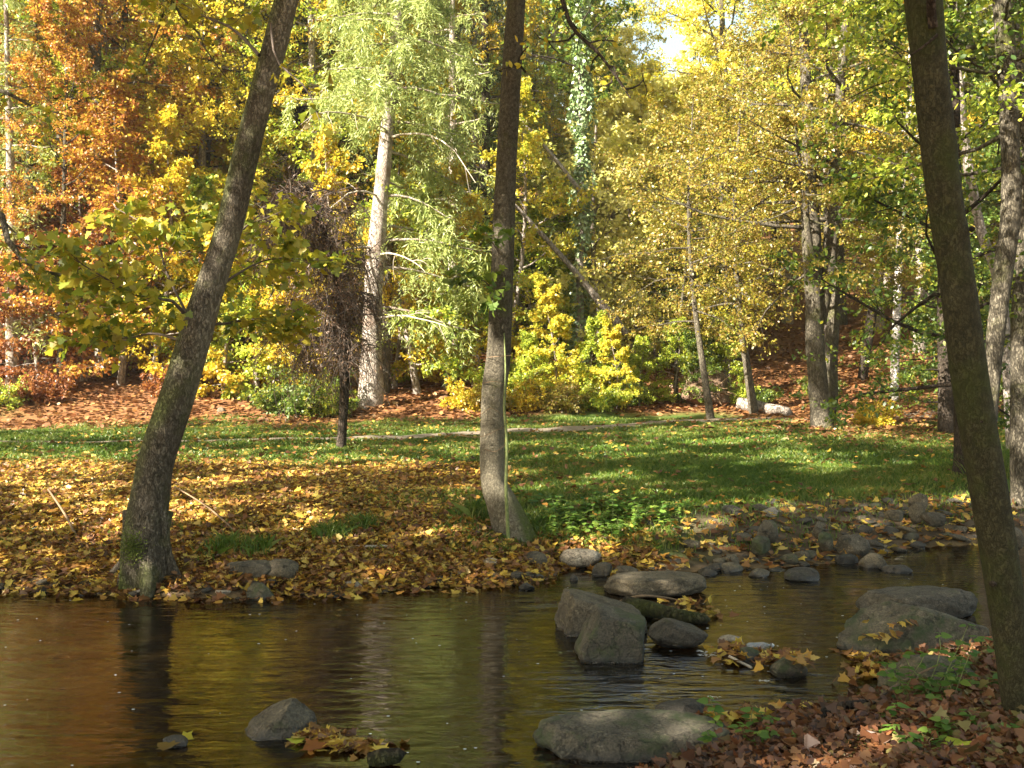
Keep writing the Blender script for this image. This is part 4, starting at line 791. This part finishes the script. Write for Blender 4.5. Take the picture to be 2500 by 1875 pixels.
def stones(n, xr, yr, cond, smin, smax, label, group, w):
    k = 0; tries = 0
    while k < n and tries < 20000:
        tries += 1; x = rng.uniform(*xr); y = rng.uniform(*yr); s = float(sdist(np.array([x]), np.array([y]))[0])
        if not cond(x, y, s): continue
        o = bpy.data.objects.new('small_stone', LS[rng.choice(5, p=w)]); C.objects.link(o); sc = smin + (smax - smin) * rng.uniform() ** 2.2
        o.scale = (sc, sc, sc * rng.uniform(.7, 1.2)); o.rotation_euler = (rng.normal() * .15, rng.normal() * .15, rng.uniform(0, 6.28)); o.location = (x, y, gz(x, y) + sc * .06); tag(o, label, 'stone', group); k += 1
stones(190, (1.6, 6.5), (10, 14.5), lambda x, y, s: -.12 < s < 1.9 and rng.uniform() < math.exp(-max(s, 0) * .8), .07, .3, 'small stone of the gravel bar between pool and lawn', 'small stones of the gravel bar', [.28, .42, .14, .02, .14])
stones(85, (-5.5, 1.6), (9.2, 10.8), lambda x, y, s: -.1 < s < .18, .05, .17, 'small stone at the leaf-covered left waterline', 'small stones along the left waterline', [.2, .45, .15, .1, .1])
stones(30, (.6, 4.2), (5.2, 8), lambda x, y, s: -.22 < s < .12, .06, .2, 'small stone along the near water edge', 'small stones along the near water edge', [.2, .5, .1, .05, .15])
stones(26, (.8, 3.2), (6.4, 8.6), lambda x, y, s: s < -.2, .06, .16, 'small stone in the shallow run between the boulders', 'small stones in the shallow run', [.2, .5, .1, .02, .18])

# ------------------------------------------------------------------ driftwood, sticks, bottle
def at(u, v, z): Y = (EYE - z) * FPX / (v - HOR); return np.array([(u - 1250) / FPX * Y, Y, z])
M['mosslog'] = barkmat('wet_mossy_wood', (.03, .022, .014), (.08, .06, .04), (.06, .07, .015), .6)
log('mossy_log', [at(1528, 1478, .06), at(1590, 1490, .065), at(1660, 1505, .05), at(1722, 1512, .03)], [.075, .07, .065, .05], M['mosslog'], 'short dark mossy log lying behind the two mid-stream boulders', 'log')
log('bent_stick', [at(1500, 1475, .03), at(1530, 1463, .1), at(1570, 1455, .13), at(1630, 1460, .08), at(1670, 1470, .02)], [.016, .016, .014, .01, .006], M['brownstem'], 'thin bent stick arching over the mossy log', 'stick', seg=7)
log('bark_chunk', [at(905, 1856, .015), at(935, 1846, .045), at(974, 1840, .055)], [.05, .06, .045], M['mosslog'], 'black wet chunk of bark at the end of the floating leaf raft', 'bark chunk', seg=9, lump=.35)
p = [hit(812, 1348), hit(880, 1342), hit(965, 1339)]; log('bank_stick', [a + [0, 0, .03] for a in p], [.022, .02, .014], M['paletwig'], 'grey stick lying on the leaf-covered bank left of the straight tree', 'stick', seg=7)
p = [hit(1985, 1790) + [0, 0, .02], hit(2020, 1762) + [0, 0, .07], hit(2070, 1756) + [0, 0, .08], hit(2132, 1738) + [0, 0, .06]]; log('fallen_branch', p, [.022, .026, .026, .018], M['barkdark'], 'crooked dark branch lying across the near water edge', 'branch', seg=9)
p = [hit(2050, 1765) + [0, 0, .05], hit(2110, 1752) + [0, 0, .06], hit(2200, 1715) + [0, 0, .12], hit(2300, 1690) + [0, 0, .18]]; log('thin_branch', p, [.012, .011, .01, .006], M['brownstem'], 'thin branch slanting up the near bank below the mossy boulder', 'branch', seg=6)
p = [hit(118, 1255) + [0, 0, .3], hit(160, 1290) + [0, 0, .15], hit(195, 1330) + [0, 0, .01]]; log('bank_stick', p, [.012, .014, .014], M['brownstem'], 'thin stick poking out of the leaves left of the leaning tree', 'stick', seg=6)
p = [hit(425, 1225) + [0, 0, .2], hit(510, 1265) + [0, 0, .12], hit(590, 1315) + [0, 0, .01]]; log('bank_stick', p, [.008, .011, .012], M['brownstem'], 'thin stick slanting over the leaves right of the leaning tree', 'stick', seg=6)
p = [hit(1845, 1612) + [0, -.02, .06], at(1820, 1625, .02), at(1808, 1634, .0)]; log('driftwood', [at(1780, 1602, .06), at(1805, 1615, .04), at(1835, 1630, .01)], [.012, .012, .01], M['paletwig'], 'short pale stick caught in the leaf raft', 'stick', seg=6)
for k, (u0, v0, u1, v1) in enumerate([(640, 968, 665, 930), (652, 970, 672, 915), (690, 1000, 735, 940)]):
    a = hit(u0, v0); b2 = P(u1, v1, a[1] + .4); log('leaning_stick', [a, (a + b2) / 2 + [.05, 0, .05], b2], [.035, .03, .02], M['paletwig'], ['pale dead stick leaning on the brown slope, left one of two', 'pale dead stick on the brown slope, right one of two', 'pale dead stick beside the green bush near the weeping tree'][k], 'stick', seg=6)
# uprooted root plate and a pale log at the far lawn edge
b = hit(1732, 992); o = root('root_plate', b, 'brown uprooted root plate at the lawn edge right of the bushes', 'root plate'); w = G(); rng = Rn(9)
v, f = rock_shape(.62, .4, .62, 9, (), 5, .3); w.add(v + b + [0, 0, .4], f); part('soil', w, plain('root_soil', (.12, .075, .045), 1.0), o); w = G()
for k in range(46):
    az = rng.uniform(0, 6.28); e = rng.uniform(-.3, 1.2); d = np.array([math.cos(az) * math.cos(e), -.5 + math.sin(az) * .6, math.sin(e)]); w.tube(branch_line(b + [0, 0, .4] + unit(d) * [.5, .3, .5], d, rng.uniform(.3, .6), rng, 6, -.15, .35), np.linspace(.03, .006, 6), 4)
part('roots', w, M['brownstem'], o)
b0 = hit(1800, 1000); b1 = hit(1925, 1012); log('fallen_log', [b0 + [0, 0, .18], (b0 + b1) / 2 + [0, 0, .12], b1 + [0, 0, .05]], [.2, .2, .17], M['barkpale'], 'pale sunlit log lying at the lawn edge between root plate and maple', 'log')
# clear plastic bottle
mb, t, out = newmat('clear_plastic'); bs = nd(t, 'BsdfPrincipled', Roughness=.08); bs.inputs['Base Color'].default_value = (.75, .8, .85, 1); bs.inputs['Transmission Weight'].default_value = .75; bs.inputs['IOR'].default_value = 1.2
t.links.new(bs.outputs[0], out.inputs[0])
a = at(1822, 1580, .045); b = at(1880, 1576, .05); d = unit(b - a); L = .2
o = root('plastic_bottle', a, 'clear plastic bottle lodged on the stones in mid-stream', 'bottle')
w = G(); s = np.array([0, .01, .03, .06, .062, .1, .104, .14, .16, .185, .2]); r = np.array([.022, .03, .033, .033, .031, .031, .033, .032, .024, .013, .013]); w.tube(a + d * s[:, None], r, 18); part('body', w, mb, o)
w = G(); w.tube(a - d * .0 + d * np.array([.2, .202, .215, .217])[:, None], [.015, .016, .016, .014], 14); part('cap', w, plain('white_plastic', (.75, .76, .78), .4), o)

# ------------------------------------------------------------------ fallen leaves, grass, herbs
def on_ground(x, y): return np.stack([x, y, hgt(x, y)], -1)
def scatter(n, xr, yr, prob, seed):
    r = Rn(seed); x = r.uniform(*xr, n); y = r.uniform(*yr, n); k = r.uniform(0, 1, n) < prob(x, y); return x[k], y[k]
def carpet(g, x, y, size, shape, seed, tilt=.4, lift=.012):
    r = Rn(seed); c = on_ground(x, y); c[:, 2] += lift + np.abs(r.normal(size=len(x))) * lift * 1.3
    az = r.uniform(0, 6.28, len(x)); d = np.stack([np.cos(az), np.sin(az), r.normal(size=len(x)) * tilt * .5], -1)
    g.leaves(c, d, unit(np.array([0, 0, 1.]) + r.normal(size=(len(x), 3)) * tilt), size * r.uniform(.6, 1.25, len(x)), shape, .25, r)
frm = lambda x, y: np.abs(x) < y * .62 + 1.2
g = G()
x, y = scatter(110000, (-12, 2.2), (9.5, 18.8), lambda x, y: litter_mask(x, y) * frm(x, y) * (sdist(x, y) > -.03) * (.9 - .5 * sst(13, 18, y)), 1); carpet(g, x, y, .078, 'maple', 2, .5, .012)
x, y = scatter(80000, (-12, 2.2), (9.5, 18.8), lambda x, y: litter_mask(x, y) * frm(x, y) * (sdist(x, y) > -.03) * (.8 - .5 * sst(12, 17, y)), 51); carpet(g, x, y, .055, 'oval', 52, .8, .018)
x, y = scatter(9000, (-3, 1.6), (9.6, 11.8), lambda x, y: frm(x, y) * (sdist(x, y) > -.05) * (sdist(x, y) < 1.1) * .8, 3); carpet(g, x, y, .078, 'maple', 4, .5)
x, y = scatter(16000, (-10, 13), (11, 27), lambda x, y: frm(x, y) * (sdist(x, y) > .5) * (.22 + .3 * sst(4, -2, x)) * (pdist(x, y) > .4), 5); carpet(g, x, y, .085, 'maple', 6, .4, .035)
x, y = scatter(5000, (1, 7), (10, 14.5), lambda x, y: frm(x, y) * (sdist(x, y) > -.05) * np.exp(-np.maximum(sdist(x, y), 0) * .7) * .75, 7); carpet(g, x, y, .1, 'maple', 8, .45)
tag(part('fallen_maple_leaves', g, M['litter'], None, False), 'yellow and orange maple leaves lying on bank and lawn', None, None, 'stuff')
g = G()
x, y = scatter(125000, (.3, 6.5), (3.0, 8.5), lambda x, y: frm(x, y) * (sdist(x, y) > -.02) * .9, 11); carpet(g, x, y, .046, 'oval', 12, .8, .016)
x, y = scatter(9500, (.3, 6.5), (3.0, 8.5), lambda x, y: frm(x, y) * (sdist(x, y) > .0) * .9, 13); carpet(g, x, y, .065, 'maple', 14, .7, .026)
tag(part('fallen_brown_leaves', g, M['brownlitter'], None, False), 'rusty brown dry leaves covering the near bank', None, None, 'stuff')
g = G()
x, y = scatter(90000, (-30, 24), (24, 46), lambda x, y: frm(x, y) * slope_mask(x, y) * (1 - .6 * sst(32, 44, y)), 15); carpet(g, x, y, .2, 'oval', 16, .4, .02)
x, y = scatter(9000, (4, 14), (19, 30), lambda x, y: frm(x, y) * np.exp(-((x - b[0] * 0 - 8.3) ** 2 / 8 + (y - Y8 + 1) ** 2 / 14)), 17); carpet(g, x, y, .13, 'oval', 18, .4, .02)
tag(part('slope_leaf_litter', g, M['slopelitter'], None, False), 'brown leaf litter on the wooded slope', None, None, 'stuff')
g = G(); rng = Rn(21)                                   # rafts of wet leaves caught on stones in the stream
for (u, v, su, sv, n, z) in [(800, 1800, 45, 8, 70, .012), (860, 1822, 50, 8, 60, .012), (760, 1795, 14, 8, 25, .02), (1790, 1588, 28, 12, 70, .05), (1880, 1606, 24, 12, 55, .04), (1940, 1606, 22, 8, 45, .11), (2150, 1632, 45, 16, 120, .03), (2120, 1600, 30, 10, 30, .02), (1700, 1500, 40, 10, 40, .03), (1675, 1468, 30, 5, 25, .05), (150, 1447, 130, 4, 70, .012), (480, 1463, 110, 4, 60, .012), (760, 1456, 90, 4, 50, .012), (1000, 1442, 90, 4, 50, .012), (1180, 1425, 60, 7, 60, .012), (1270, 1420, 50, 5, 40, .012), (1440, 1388, 30, 4, 20, .012), (1715, 1760, 30, 12, 60, .05), (1860, 1740, 60, 10, 60, .04), (2205, 1520, 35, 7, 26, .24), (2160, 1548, 25, 6, 16, .17)]:
    q = np.array([at(u + rng.normal() * su, min(v + rng.normal() * sv, 1880), z * rng.uniform(.4, 1.2)) for _ in range(n)]); az = rng.uniform(0, 6.28, n)
    g.leaves(q, np.stack([np.cos(az), np.sin(az), rng.normal(size=n) * .25], -1), unit(np.array([0, 0, 1.]) + rng.normal(size=(n, 3)) * .5), .085 * rng.uniform(.6, 1.2, n), 'maple', .3, rng)
tag(part('wet_leaf_rafts', g, M['litter'], None, False), 'wet leaves caught between the stones in the stream', None, None, 'stuff')
ML = [(470, 1800, .115, 'yellow', 'pale yellow maple leaf floating beside the flat slate'), (742, 1825, .15, 'orange', 'large orange maple leaf floating below the triangular rock'), (712, 1815, .1, 'lime', 'small greenish maple leaf floating left of the large orange one'), (418, 1828, .12, 'olive', 'drowned brown maple leaf just below the flat slate'), (178, 1466, .1, 'gold', 'single yellow leaf drifting near the left waterline'), (2175, 1440, .09, 'gold', 'single yellow leaf drifting in the right-hand pool'), (1960, 1752, .12, 'yellow', 'bright yellow leaf standing on the near water edge by the bramble'), (2352, 1857, .13, 'lime', 'big pale green maple leaf on brown litter by the lower photo edge')]
for k, (u, v, s, m, lab) in enumerate(ML):
    q = at(u, v, .012) if v < 1850 and u < 2200 and k != 6 else hit(u, v) + [0, 0, .05]
    g = G(); r = Rn(500 + k); az = r.uniform(0, 6.28); g.leaves(q[None], [[math.cos(az), math.sin(az), .05]], np.array([[.0, -.1, 1.]]) if k != 6 else np.array([[0, -.8, .6]]), s, 'maple', .15); solo('maple_leaf', g, M[m], tuple(q), lab, 'leaf', None, None, False)
g = G(); rng = Rn(23); n = 170                          # flecks of foam drifting on the water
x = rng.uniform(-5.5, 5, n); y = rng.uniform(5.2, 10, n); k = sdist(x, y) < -.15; x, y = x[k], y[k]
for a0, b0, s in zip(x, y, rng.uniform(.003, .009, len(x))):
    th = np.linspace(0, 6.28, 7)[:-1]; g.add(np.stack([a0 + np.cos(th) * s * 1.5, b0 + np.sin(th) * s, 0 * th + .006], -1), [range(6)])
for u, v, s in [(1735, 1592, .05), (1745, 1600, .04), (1890, 1640, .03), (1910, 1648, .03), (1725, 1600, .03), (1865, 1663, .025), (1745, 1702, .02)]:
    q = at(u, v, .008)
    for j in range(16):
        th = np.linspace(0, 6.28, 8)[:-1]; c = q + rng.normal(size=3) * [s, s * .5, 0]; g.add(c + np.stack([np.cos(th) * s * .3, np.sin(th) * s * .15, 0 * th + .001 * j * .3], -1), [range(7)])
tag(part('foam', g, plain('foam_white', (.7, .7, .68), .6), None), 'white foam flecks drifting on the stream', None, None, 'stuff')

def blades(g, x, y, h, seed, wd=.007, lean=.5):
    r = Rn(seed); n = len(x); c = on_ground(x, y); az = r.uniform(0, 6.28, n); a = np.stack([np.cos(az), np.sin(az), 0 * az], -1)
    hh = h * r.uniform(.5, 1.3, n); b = np.stack([r.normal(size=n), r.normal(size=n), 0 * az], -1) * lean; wv = a * wd * r.uniform(.7, 1.4, (n, 1))
    m = c + (np.array([0, 0, .62]) + b * .25) * hh[:, None]; tip = c + (np.array([0, 0, 1.]) + b) * hh[:, None]
    v = np.stack([c - wv, c + wv, m + wv * .8, tip, m - wv * .8], 1); g.add(v.reshape(-1, 3), np.arange(n * 5).reshape(n, 5))
g = G(); lawn = lambda x, y: frm(x, y) * (sdist(x, y) > .45) * (1 - litter_mask(x, y) * .93) * (1 - slope_mask(x, y)) * (pdist(x, y) > .62) * (1 - .9 * (sst(1.2, 2.2, x) * (1 - sst(1.5, 2.3, sdist(x, y)))))
x, y = scatter(230000, (-9.5, 9.5), (10.3, 17), lawn, 31); blades(g, x, y, .075, 32, .006)
x, y = scatter(200000, (-13, 14), (17, 28.5), lawn, 33); blades(g, x, y, .08, 34, .012)
tag(part('lawn_grass', g, M['grass'], None, False), 'short green lawn grass between stream and wood', None, None, 'stuff')
def herb(name, q, label, seed, n=7, h=.35, size=.06, group=None, mat='herb', shape='heart', cat='plant', spread=.12):
    r = Rn(seed); o = root(name, q, label, cat, group); l = G()
    for k in range(n):
        w = G(); az = r.uniform(0, 6.28); ln = branch_line(np.array(q) + [r.normal() * spread, r.normal() * spread, -.03], (math.cos(az) * .4, math.sin(az) * .4, 1), h * r.uniform(.5, 1.2), r, 6, -.03, .14); w.tube(ln, np.linspace(.004, .002, 6), 4); part('stem', w, M['greenstem'], o)
        for j in range(1, 6):
            for s in (0, 1, 2):
                a2 = az + j * 1.57 + s * 2.1 + r.normal() * .3; d = np.array([math.cos(a2), math.sin(a2), -.15]); l.leaves((ln[j] + d * .012)[None], d[None], unit(np.array([[0, 0, 1.]]) + r.normal(size=(1, 3)) * .25), size * r.uniform(.7, 1.2), shape, .15, r)
    part('leaves', l, M[mat], o, False); return o
for k, (u, v, n, h, s, lab) in enumerate([(1840, 1800, 6, .2, .06, 'small green bramble at the near water edge above the flat slab'), (2330, 1720, 6, .42, .06, 'tall leafy nettle on the near bank left of the near trunk'), (2270, 1735, 6, .32, .055, 'nettle growing against the half-buried mossy boulder'), (2410, 1700, 6, .42, .06, 'dense nettle close against the near trunk'), (2470, 1800, 5, .14, .055, 'low green herb right at the foot of the near trunk'), (2400, 1790, 4, .12, .05, 'low green herb in the brown leaves left of the trunk foot'), (2100, 1820, 4, .1, .06, 'tiny green seedling among brown leaves below the fallen branch'), (1910, 1835, 6, .12, .05, 'small weed on brown leaves below the bramble'), (2200, 1800, 5, .12, .06, 'small weed on brown leaves right of the fallen branch'), (1640, 1862, 5, .1, .05, 'small weed at the lower end of the flat slab'), (1400, 1868, 5, .14, .06, 'small weed in front of the flat slab'), (2300, 1850, 5, .1, .06, 'small weed on brown leaves at the lower right')]):
    herb('nettle' if 'nettle' in lab else 'weed', hit(u, v), lab, 700 + k, n, h, s)
rng = Rn(24); WP = [(1430, 1275, 26, .3), (1370, 1290, 12, .22), (1500, 1250, 22, .28), (1560, 1270, 18, .26), (1620, 1250, 12, .2), (1340, 1240, 14, .2), (1460, 1310, 14, .25), (1540, 1300, 12, .2)]
for k, (u, v, n, h) in enumerate(WP):
    herb('weed_patch', hit(u, v), 'leafy green weeds on the bank right of the straight tree', 740 + k, n, h, .07, 'weeds on the bank right of the straight tree', spread=.22)
herb('flower_stalk', hit(1370, 1250), 'lone tall yellow-green stalk on the lawn right of the straight tree', 760, 1, .5, .03, None, 'lime')
def tuft(u, v, n, h, label, seed, group=None, mat='grass', spr=.1, lean=.7):
    q = hit(u, v); r = Rn(seed); g = G(); x = q[0] + r.normal(size=n) * spr; y = q[1] + r.normal(size=n) * spr; blades(g, x, y, h, seed, .005, lean); solo('grass_tuft', g, M[mat], tuple(q), label, 'grass tuft', group, None, False)
for k, (u, v, n, h, lab) in enumerate([(548, 1345, 240, .16, 'bright green grass tuft on the leaf-covered bank above the grey stone pair'), (625, 1350, 240, .16, 'darker green grass tuft right above the grey stone pair'), (810, 1310, 340, .16, 'green grass tuft in the leaves midway between the two trunks'), (890, 1290, 200, .15, 'small grass tuft in the leaves left of the straight tree'), (1165, 1270, 300, .22, 'taller grass tuft against the left foot of the straight tree'), (1320, 1300, 400, .17, 'grass tuft right of the flared mossy foot'), (2470, 1180, 700, .45, 'tall green grass clump at the right edge behind the near trunk'), (2440, 1150, 500, .4, 'tall grass clump just right of the near trunk')]):
    tuft(u, v, n, h, lab, 780 + k, spr=.1 if h < .3 else .3)



# thin mist box added to give the bright glare over the wood
bm = bmesh.new(); bmesh.ops.create_cube(bm, size=1); me = bpy.data.meshes.new('glare_veil'); bm.to_mesh(me); bm.free()
hz = bpy.data.objects.new('glare_veil', me); C.objects.link(hz); hz.scale = (260, 200, 62); hz.location = (0, 80, 29); tag(hz, 'thin added veil giving bright glare between the trees', None, None, 'stuff')
mh, t, out = newmat('glare_air'); pv = nd(t, 'VolumePrincipled', Density=.0006, Anisotropy=.3); pv.inputs['Color'].default_value = (1, .96, .85, 1); t.links.new(pv.outputs[0], out.inputs['Volume']); me.materials.append(mh)
